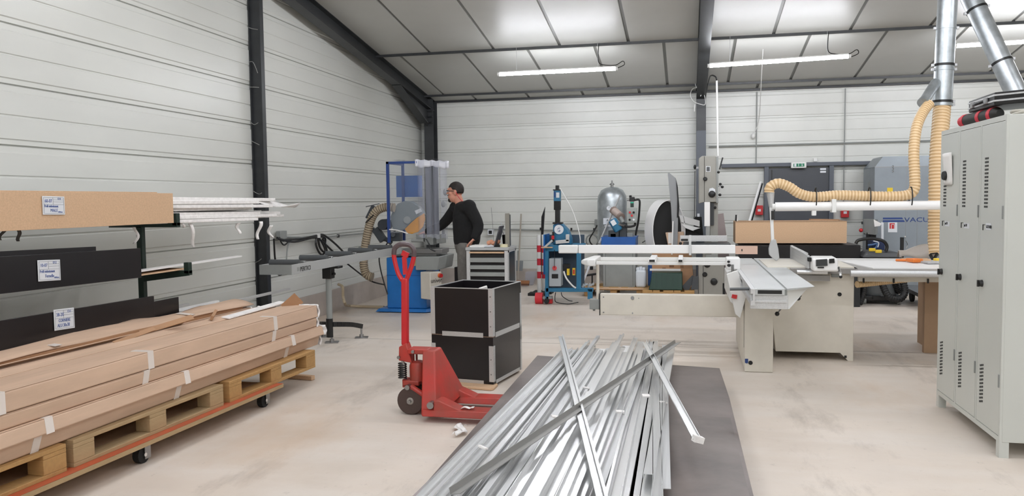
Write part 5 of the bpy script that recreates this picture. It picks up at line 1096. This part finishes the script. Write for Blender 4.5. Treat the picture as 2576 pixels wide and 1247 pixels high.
for p in ((1807, 433), (1812, 463), (1817, 470), (1811, 490)): MB().ball(yp(*p, BY2), (.022, .022, .02), 10, 8).build('tension_knob', m_black, t)
MB().bar(yp(1806, 468, BY2+.1), yp(1816, 468, BY2+.1), .012, .012).bar(yp(1811, 462, BY2), yp(1810, 482, BY2), .01, .01, 0, Y_).build('tension_handle', m_steel, t)
lg(1747, 1760, 419, 424, BY2+.1, .03).build('stop_rod', m_steel, t); MB().ball(yp(1748, 420, BY2+.1), (.02, .02, .035)).build('rod_knob', m_black, t)
MB().cyl(yp(1748, 430, BY2+.2), yp(1747, 548, BY2+.2), .008, n=6).build('side_rod', m_steel, t)
lg(1772, 1786, 508, 569, BY2-.02, .08).build('blade_guide', m_whiteprof, t, bevel=.004)
lg(1787, 1806, 508, 600, BY2+.1, .3).build('column', m_wg, t); lg(1787, 1796, 510, 566, BY2+.05, .06).build('guide_slide', mat('dark slide', '#3c3e3f', .4, .5), t)
MB().ball(yp(1799, 522, BY2+.04), .02, 10, 8).build('guide_knob', m_black, t)
lg(1772, 1790, 600, 640, BY2+.1, .3).build('column', m_wg, t)
lg(1776, 1778.5, 568, 610, BY2+.02, .01).build('blade', m_steel, t)
MB().box(yp(1718, 612, 12.0).x, yp(1838, 612, 12.0).x, 11.95, 12.5, .80, .835).build('table', mat('dark iron table', '#4a4d50', .35, .6), t, bevel=.004)
lg(1711, 1829, 592, 607, BY2-.1, .03).build('fence', m_alusatin, t, bevel=.003)
MB().obox(yp(1722, 603, 11.95), (.1, .04, .03)).ball(yp(1712, 612, 11.93), .022).build('fence_clamp', m_black, t, bevel=.005)
lb = lg(1757, 1822, 655, 741, BY2, .45).build('lower_housing', m_wg, t, bevel=.008)
for px, py, r in ((1773, 690, .035), (1796, 708, .05), (1779, 664, .05)): MB().lathe([(r, 0), (r, -.02), (r*.7, -.03), (.005, -.03)], yp(px, py, BY2), (0, 1, 0), 20).build('knob', m_black, lb)
lg(1768.5, 1769.5, 660, 740, BY2-.004, .006).build('door_seam', m_blackmat, lb); lg(1818, 1824, 712, 741, BY2-.006, .01).build('opening', m_blackmat, lb)
lg(1757, 1822, 741, 765, BY2+.02, .4).build('base', m_wg, t)
lg(1768, 1775, 624, 656, BY2+.05, .3).build('trunnion', m_wg, t)
tag(plate_px([(1806, 538), (1820, 536), (1848, 745), (1806, 745)], 12.95, .02).build('pink_board', mat('mauve board', '#a39693', .6)), 'pinkish grey board standing behind the band saw', 'board')
lg(1754, 1760, 537, 549, 13.88, .05).build('light_switch', m_plate); tag(bpy.data.objects['light_switch'], 'small switch with yellow cap on the slate column', 'switch')
# tan box on black box
t = thing('tan_box', 'long tan fibreboard box resting on a black crate before the door', 'box', (1.44, 12.2, .83))
x0, x1 = yp(1850, 600, 12.2).x, yp(2130, 600, 12.2).x
MB().box(x0, x1, 12.2, 12.218, .832, 1.145).build('front_panel', m_mdf, t); MB().box(x0, x1, 12.75, 12.768, .832, 1.145).build('rear_panel', m_mdf, t)
MB().box(x0, x0+.018, 12.218, 12.75, .832, 1.145).build('end_panel', m_mdf, t); MB().box(x1-.018, x1, 12.218, 12.75, .832, 1.145).build('end_panel', m_mdf, t)
MB().box(x0+.018, x1-.018, 12.218, 12.75, .832, .85).build('bottom_panel', m_mdf, t)
MB().box(x0, x1, 12.195, 12.22, 1.145, 1.15).build('top_edge', m_plyedge, t)
tag(MB().obox((1.95, 12.5, 1.16), (.4, .12, .015), (0, .02, .1)).build('wood_strip', m_card2), 'thin brown slat lying on the tan box rim', 'slat')
t = thing('black_box', 'low black crate with a dark lid under the tan box', 'box', (1.5, 12.3, .5))
xr = yp(2165, 630, 12.1).x
MB().box(.72, xr, 12.1, 12.85, .5, .80).build('body', m_ply, t, bevel=.004)
MB().hull([(.72, 12.1, .803), (xr, 12.1, .803), (xr-.1, 12.85, .803), (.72, 12.85, .803)], [(.72, 12.1, .81), (xr, 12.1, .81), (xr-.1, 12.85, .828), (.72, 12.85, .828)]).build('lid', m_ply, t)
MB().box(.75, xr-.05, 12.15, 12.8, 0, .5).build('stand', m_blackmat, t)
tag(MB().bar(yp(1886, 555, 13.3)+(yp(1886, 555, 13.3)-yp(1914, 458, 13.9))*1.36, yp(1914, 458, 13.9), .03, .03).build('leaning_profile', m_whiteprof), 'white profile leaning diagonally beside the red alarm box', 'profile')
tag(MB().bar(yp(1889, 560, 13.33)+(yp(1889, 560, 13.33)-yp(1917, 462, 13.93))*1.36, yp(1917, 462, 13.93), .02, .03).build('leaning_profile', m_black), 'black profile leaning just behind the diagonal white one', 'profile')
tag(MB().bar(yp(1851, 556, 12.5), yp(1852, 540, 12.5), .025, .02, 0, Y_).build('black_batten', m_black), 'short black batten poking out of the tan box end', 'batten')
tag(MB().bar(yp(1855, 556, 12.5), yp(1855, 541, 12.5), .015, .02, 0, Y_).build('white_batten', m_white), 'short white batten poking out of the tan box end', 'batten')
# dust extractor
t = thing('dust_extractor', 'big blue grey sheet metal dust extractor lettered VACU', 'extractor', (3.4, 13.6, 0))
vx0, vx1, vy0, vy1 = 2.775, 4.6, 13.2, 14.0
MB().box(vx0, vx1, vy0, vy1, .0, 1.93).build('cabinet', m_vgrey, t, bevel=.004)
MB().hull([(vx0, vy0, 1.932), (vx1, vy0, 1.932), (vx1, vy1, 1.932), (vx0, vy1, 1.932)], [(vx0+.12, vy0+.03, 2.09), (vx1, vy0+.03, 2.09), (vx1, vy1-.1, 2.09), (vx0+.12, vy1-.1, 2.09)]).build('roof_cap', m_vgrey, t)
for x in (3.22, 3.38): MB().box(x, x+.004, vy0-.002, vy0, .1, 1.93).build('panel_seam', m_steel, t)
MB().box(vx0, vx1, vy0-.002, vy0, 1.925, 1.935).build('panel_seam', m_steel, t)
s_ = MB(); s_.add([(2.90, vy0-.003, 1.165), (3.17, vy0-.003, 1.165), (3.185, vy0-.003, 1.14), (2.90, vy0-.003, 1.14), (2.90, vy0-.003, 1.125), (3.195, vy0-.003, 1.125), (3.21, vy0-.003, 1.098), (2.90, vy0-.003, 1.098)], [[0, 1, 2, 3], [4, 5, 6, 7]]); tag(s_.build('printed_stripes', m_navy, t), kind='stuff')
text('VACU', .098, (3.2, vy0-.003, 1.098), X_, Z_, m_navy, t, squash=1.32)
lg(2232, 2246, 472, 483, vy0-.004, .004).build('yellow_label', m_yellow, t)
k_ = lg(2234, 2257, 559, 584, vy0-.004, .004).build('white_sticker', m_plate, t)
lg(2238, 2251, 561, 575, vy0-.006, .003).build('red_square', m_redfresh, k_); sq = MB()
for a in ((2241.5, 2250, 563.5, 565), (2241.5, 2243, 563.5, 575), (2249, 2250, 563.5, 575)): lgp = plate_px([(a[0], a[3]), (a[1], a[3]), (a[1], a[2]), (a[0], a[2])], vy0-.008, .002, sq)
tag(sq.build('square_mark', m_plate, k_), kind='stuff')
for p in ((2246, 418), (2247, 424), (2246, 431)): MB().torus(yp(*p, vy0-.02), (1, .3, 0), .014, .004, 10, 5).build('chain_link', m_chrome, t)
MB().cyl(yp(2277, 595, vy0), yp(2277, 595, vy0-.03), .012).tube([yp(2279, 605, vy0-.02), yp(2283, 614, vy0-.02), yp(2280, 624, vy0-.02)], .005, 6).build('door_latch', m_chrome, t)
MB().box(vx0-.003, vx0, 13.5, 13.65, 1.55, 1.72).build('vent_plate', m_grey, t)
t = thing('control_cabinet', 'grey switch cabinet with a hanging paper before the dust extractor', 'switch cabinet', (2.68, 12.95, .9))
MB().hull([yp(2172, 588, 13.0), yp(2202, 591, 12.8), yp(2208, 588, 13.05)], [yp(2172, 550, 13.0), yp(2202, 551, 12.8), yp(2208, 552, 13.05)]).build('box', m_grey, t, bevel=.004)
plate_px([(2198, 552), (2218, 562), (2214, 568), (2200, 570)], 12.78, .006).build('paper', m_paper, t)
MB().ball(yp(2166, 579, 12.95), .03, 10, 8).build('red_knob', m_redfresh, t); lg(2168, 2171, 557, 564, 12.97, .03).build('handle', m_black, t); lg(2173, 2182, 587, 589, 12.97, .02).build('cable_gland', m_black, t)
plate_px([(2217, 558), (2223, 560), (2223, 602), (2217, 602)], 12.95, .02).build('side_post', m_plate, t)
lg(2190, 2204, 590, 610, 12.9, .05).build('post', m_blackmat, t); MB().box(2.62, 2.67, 12.93, 12.98, 0, .95).build('leg', m_blackmat, t)
t = thing('nozzle_holder', 'dark blue bin with a pale gun behind the vacuum cleaner', 'bin', (2.8, 12.6, .5))
lg(2194, 2226, 605, 640, 12.5, .3).build('bin', mat('dark blue plastic', '#1b2c52', .4), t, bevel=.01)
MB().tube([yp(2183, 617, 12.45), yp(2197, 615, 12.45), yp(2206, 612, 12.45), yp(2205, 620, 12.45), yp(2200, 626, 12.45)], .016, 8).build('gun', mat('blue grey gun', '#4c6a94', .4), t); MB().tube([yp(2197, 606, 12.44), yp(2210, 610, 12.44), yp(2208, 622, 12.44)], .008, 6).build('gun_hose', m_plate, t)
# vacuum cleaner
VY = 11.9
t = thing('vacuum_cleaner', 'grey and black shop vacuum with yellow clips under the saw table', 'vacuum cleaner', (2.62, 12.1, 0))
MB().lathe([(.22, .10), (.24, .16), (.26, .5), (.27, .56)], (2.62, 12.15, 0), n=24).build('drum', mat('vacuum grey', '#6f7374', .5), t)
MB().box(2.36, 2.88, 11.93, 12.36, .56, .64).build('collar', m_black, t, bevel=.03)
MB().hull([(2.36, 11.93, .64), (2.9, 11.93, .64), (2.9, 12.36, .64), (2.36, 12.36, .64)], [(2.44, 12.0, .74), (2.84, 12.0, .72), (2.84, 12.3, .72), (2.44, 12.3, .74)]).build('motor_head', mat('vacuum dark grey', '#4a4c4e', .5), t, bevel=.03)
for p in ((2194, 628), (2210, 632)): MB().obox(yp(*p, 11.92), (.085, .03, .045)).build('yellow_clip', m_yellow, t, bevel=.01)
MB().tube([yp(2153, 613, 12.0), yp(2160, 604, 12.0), yp(2190, 600, 12.0), yp(2220, 605, 12.0), yp(2231, 618, 12.0), yp(2229, 632, 12.0)], .022, 8).build('carry_handle', m_black, t)
ribbed('vacuum_hose', [yp(2215, 690, 11.85), yp(2220, 715, 11.8), yp(2235, 745, 11.75), yp(2262, 752, 11.75), yp(2276, 735, 11.8), yp(2270, 705, 11.85), yp(2258, 700, 11.9), yp(2252, 712, 11.95), yp(2262, 735, 12.0)], .045, .03, m_blackmat, t)
ribbed('vacuum_hose', [yp(2170, 660, 11.8), yp(2175, 700, 11.75), yp(2172, 735, 11.75), yp(2162, 765, 11.7)], .04, .03, m_blackmat, t)
MB().box(2.36, 2.9, 11.92, 12.4, .04, .12).build('chassis', m_black, t, bevel=.02)
for x in (2.4, 2.84): MB().cyl((x-.02, 11.95, .045), (x+.02, 11.95, .045), .045).build('castor', m_grey, t)
MB().obox(yp(2205, 748, 11.9), (.1, .03, .05)).build('badge', m_black, t)
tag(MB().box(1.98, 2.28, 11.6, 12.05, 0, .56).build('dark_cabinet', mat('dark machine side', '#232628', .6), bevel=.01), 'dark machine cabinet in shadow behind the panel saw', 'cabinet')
t = thing('flat_trolley', 'flat platform trolley standing right of the vacuum cleaner', 'trolley', (3.2, 11.8, 0))
a, b, c, d = yp(2280, 722, 12.2), yp(2332, 737, 11.6), yp(2335, 762, 11.4), yp(2282, 734, 11.9)
MB().hull([V((2.95, 11.35, .17)), V((3.5, 11.1, .17)), V((3.6, 12.3, .17)), V((2.98, 12.5, .17))], [V((2.95, 11.35, .22)), V((3.5, 11.1, .22)), V((3.6, 12.3, .22)), V((2.98, 12.5, .22))]).build('platform', m_steel, t)
for x, y in ((3.05, 11.5), (3.4, 11.4), (3.1, 12.3)): MB().cyl((x-.02, y, .08), (x+.02, y, .08), .08).build('wheel', m_blackmat, t)
MB().box(2.98, 3.02, 12.45, 12.5, .22, .9).build('push_bar', m_black, t)
# things on the extension table
zt_ = .857
tag(MB().obox((2.12, 8.35, zt_+.022), (.1, .13, .035), (0, 0, .3)).obox((2.04, 8.5, zt_+.012), (.1, .06, .02), (0, 0, -.3)).build('orange_tool', m_orangep, bevel=.008), 'orange plastic tool lying on the white saw extension table', 'tool')
tag(MB().obox((2.32, 8.25, zt_+.012), (.3, .16, .016), (0, 0, .15)).build('clipboard', mat('grey board', '#b7b6b6', .5)), 'grey clipboard lying on the white saw extension table', 'clipboard')
tag(MB().obox((2.2, 8.62, zt_+.01), (.24, .2, .014), (0, 0, -.1)).build('plywood_scrap', m_mdf), 'small plywood scrap on the extension table behind the orange tool', 'offcut')
tag(MB().obox((2.42, 8.45, zt_+.02), (.2, .07, .03), (0, 0, .1)).build('yellow_tool', m_yellow, bevel=.008), 'yellow tool lying at the foot of the thick cream hose', 'tool')
fn = lambda u, v: V((2.12+.4*u, 8.9+.12*v+.03*math.sin(7*u), zt_+.01+.16*math.sin(math.pi*v)*(.4+.6*u)+.015*math.sin(9*u+6*v)))
tag(MB().grid(fn, 10, 8).build('plastic_wrap', mat('dusty film', '#a39b92', .4), solid=.003), 'dusty crumpled plastic film at the foot of the thick cream hose', 'film')
mb = MB().bar(yp(2340, 640, 8.75), yp(2348, 655, 8.7), .02, .02).bar(yp(2358, 637, 8.75), yp(2348, 655, 8.7), .02, .02).bar(yp(2340, 638, 8.75), yp(2358, 636, 8.75), .012, .012)
tag(mb.build('black_strap', m_black), 'black strap tied round the bottom of the thick cream hose', 'strap')
# ---------------------------------------------------------------- the man
t = thing('person', 'man in black sweater and grey jeans working at the blue saw', 'person', (-2.86, 10.12, 0))
PX = lambda px, py, Y: yp(px, py, Y)
HC = yp(1145, 484, 10.12)
def limb(mb, pts, radii, n=12):
    P = catmull(pts, 5); N = len(P)
    def rf(i, _): f = i/(N-1)*(len(radii)-1); k = min(int(f), len(radii)-2); return radii[k]+(radii[k+1]-radii[k])*(f-k)
    mb.tube(P, 1, n, 1, 0, rf)
    mb.ball(P[0], radii[0]*.98, n, 6); mb.ball(P[-1], radii[-1]*.98, n, 6)
def remesh(o, vs, sm=6):
    q = o.modifiers.new('remesh', 'REMESH'); q.mode = 'VOXEL'; q.voxel_size = vs; q.use_smooth_shade = True
    q = o.modifiers.new('smooth', 'SMOOTH'); q.factor = .5; q.iterations = sm
hip = V((HC.x+.155, 10.12, .93)); Yn, Yf = 9.97, 10.27
sh_n = yp(1180, 520, 9.95); sh_f = yp(1148, 522, 10.3)
el_n = yp(1203, 566, 9.93); wr_n = yp(1193, 600, 9.86); el_f = yp(1112, 565, 10.42); wr_f = yp(1072, 583, 10.5)
b = MB()
b.ball(HC+V((.012, 0, .035)), (.098, .076, .098), 20, 14); b.ball(HC+V((-.02, 0, -.045)), (.07, .06, .085), 16, 12); b.ball(HC+V((-.055, 0, -.095)), (.032, .035, .03), 12, 8)
b.hull([HC+V((-.09, -.006, .03)), HC+V((-.085, .006, .03)), HC+V((-.085, .02, -.022)), HC+V((-.085, -.02, -.022))], [HC+V((-.098, -.004, .03)), HC+V((-.098, .004, .03)), HC+V((-.122, .010, -.018)), HC+V((-.122, -.010, -.018))])
b.ball(HC+V((-.085, 0, .045)), (.018, .055, .014), 10, 6); b.ball(HC+V((-.083, 0, -.045)), (.02, .026, .009), 10, 6); b.ball(HC+V((-.083, 0, -.063)), (.019, .024, .009), 10, 6)
for s in (-1, 1): b.ball(HC+V((.022, s*.077, .0)), (.022, .012, .036), 10, 8); b.ball(HC+V((-.05, s*.045, -.005)), (.03, .022, .03), 10, 6)
limb(b, [HC+V((.035, 0, -.07)), HC+V((.06, 0, -.15)), HC+V((.075, 0, -.2))], [.06, .058, .062])
limb(b, [HC+V((.085, 0, -.22)), V((hip.x-.02, 10.12, 1.2)), hip], [.085, .13, .13], 16)
limb(b, [HC+V((.085, 0, -.23)), sh_n], [.05, .05]); limb(b, [HC+V((.085, 0, -.23)), sh_f], [.05, .05]); limb(b, [sh_n, el_n, wr_n], [.05, .04, .03]); limb(b, [sh_f, el_f, wr_f], [.05, .04, .03])
for s, y in ((-1, 10.02), (1, 10.22)): limb(b, [V((hip.x, y, .9)), V((hip.x-.02, y, .5)), V((hip.x+.01, y, .1))], [.09, .06, .045]); b.ball((hip.x-.05, y, .05), (.12, .045, .045))
def hand(mb, w_, d, up, curl):
    d = V(d).normalized(); up = V(up).normalized(); s = d.cross(up).normalized()
    c = w_+d*.05
    mb.hull([w_-s*.028-up*.012, w_+s*.028-up*.012, w_+s*.028+up*.012, w_-s*.028+up*.012], [c+d*.04-s*.04-up*.011, c+d*.04+s*.04-up*.011, c+d*.04+s*.04+up*.011, c+d*.04-s*.04+up*.011])
    for k, L in enumerate((.066, .078, .074, .058)):
        p = c+d*.036+s*(.033-.022*k); q = p+d*L*.5-up*curl*.012; r = p+d*L*.88-up*curl*.035
        limb(mb, [p, q, r], [.0095, .009, .0075], 8)
    p = w_+d*.03+s*.03; limb(mb, [p, p+s*.03+d*.03-up*.01, p+s*.034+d*.06-up*.02], [.012, .011, .009], 8)
hand(b, wr_n, (-.35, -.1, -.35), (-.5, .0, .85), .5); hand(b, wr_f, (-.8, .1, -.3), (-.2, .2, .9), 1.0)
o = b.build('body', m_skin, t); remesh(o, .0055, 4)
for s in (-1, 1):
    e = MB().ball(HC+V((-.083, s*.031, .018)), (.011, .013, .010), 12, 8).build('eye', m_plate, t); MB().ball(HC+V((-.0925, s*.031, .017)), (.0035, .006, .006), 8, 6).build('iris', m_hair, e)
# hair cap, beard, glasses
fnh = lambda u, v: None
h = MB(); n_ = 24; rings = []
for j in range(9):
    th = math.pi*.5*j/8*1.22; rg = []
    for i in range(n_):
        a = 2*math.pi*i/n_; front = math.cos(a) < -.2
        tt = th*(.66 if math.cos(a) < -.3 else (.82 if math.cos(a) < .15 else 1.08))
        rg.append(HC+V((.014, 0, .037))+V((.101*math.sin(tt)*math.cos(a), .079*math.sin(tt)*math.sin(a), .102*math.cos(tt))))
    rings.append(rg)
h.loft(rings, 0, False).build('hair', m_hair, t, solid=.008)
MB().ball(HC+V((-.068, 0, -.098)), (.03, .036, .03), 14, 10).ball(HC+V((-.096, 0, -.036)), (.008, .028, .006), 10, 6).build('beard', m_hair, t)
g = MB()
for s in (-1, 1): g.bar(HC+V((-.095, s*.062, .022)), HC+V((.03, s*.083, .018)), .004, .007)
g.bar(HC+V((-.100, -.064, .028)), HC+V((-.100, .064, .028)), .004, .006).build('glasses_frame', m_black, t)
MB().grid(lambda u, v: HC+V((-.105+.03*(2*u-1)**2, .064*(2*u-1), -.006+.034*v)), 8, 3).build('glasses_lens', clear('spectacle lens', '#8a8f98', .06), t, solid=.002)
MB().tube([HC+V((.03, -.083, .01)), HC+V((.07, -.085, -.06)), HC+V((.12, -.07, -.12))], .004, 6).build('glasses_cord', m_redtape, t)
# sweater
s_ = MB()
limb(s_, [HC+V((.075, 0, -.185)), HC+V((.10, 0, -.25)), V((hip.x-.02, 10.12, 1.28)), V((hip.x-.005, 10.12, 1.1)), V((hip.x-.01, 10.12, .965))], [.085, .15, .178, .182, .172], 20)
for c_, r_ in ((sh_n, .095), (sh_f, .095)): s_.ball(c_, r_, 14, 10)
limb(s_, [HC+V((.08, -.02, -.21)), sh_n], [.09, .09]); limb(s_, [HC+V((.08, .02, -.21)), sh_f], [.09, .09])
limb(s_, [sh_n, el_n, wr_n.lerp(el_n, .12)], [.088, .072, .052], 14); limb(s_, [sh_f, el_f, wr_f.lerp(el_f, .1)], [.085, .066, .048], 14)
o = s_.build('sweater', m_sweater, t); remesh(o, .012, 8)
j = MB()
limb(j, [V((hip.x-.01, 10.12, 1.0)), V((hip.x-.01, 10.12, .9))], [.165, .16], 18)
for y in (10.03, 10.21): limb(j, [V((hip.x-.01, y, .9)), V((hip.x-.03, y, .5)), V((hip.x, y, .1))], [.105, .078, .068], 14)
o = j.build('jeans', m_jeans, t); remesh(o, .012, 6)
for y in (10.03, 10.21):
    MB().hull([(hip.x-.2, y-.045, .001), (hip.x+.09, y-.045, .001), (hip.x+.09, y+.045, .001), (hip.x-.2, y+.045, .001)], [(hip.x-.16, y-.04, .07), (hip.x+.08, y-.042, .11), (hip.x+.08, y+.042, .11), (hip.x-.16, y+.04, .07)]).build('shoe', m_blackmat, t, bevel=.025)
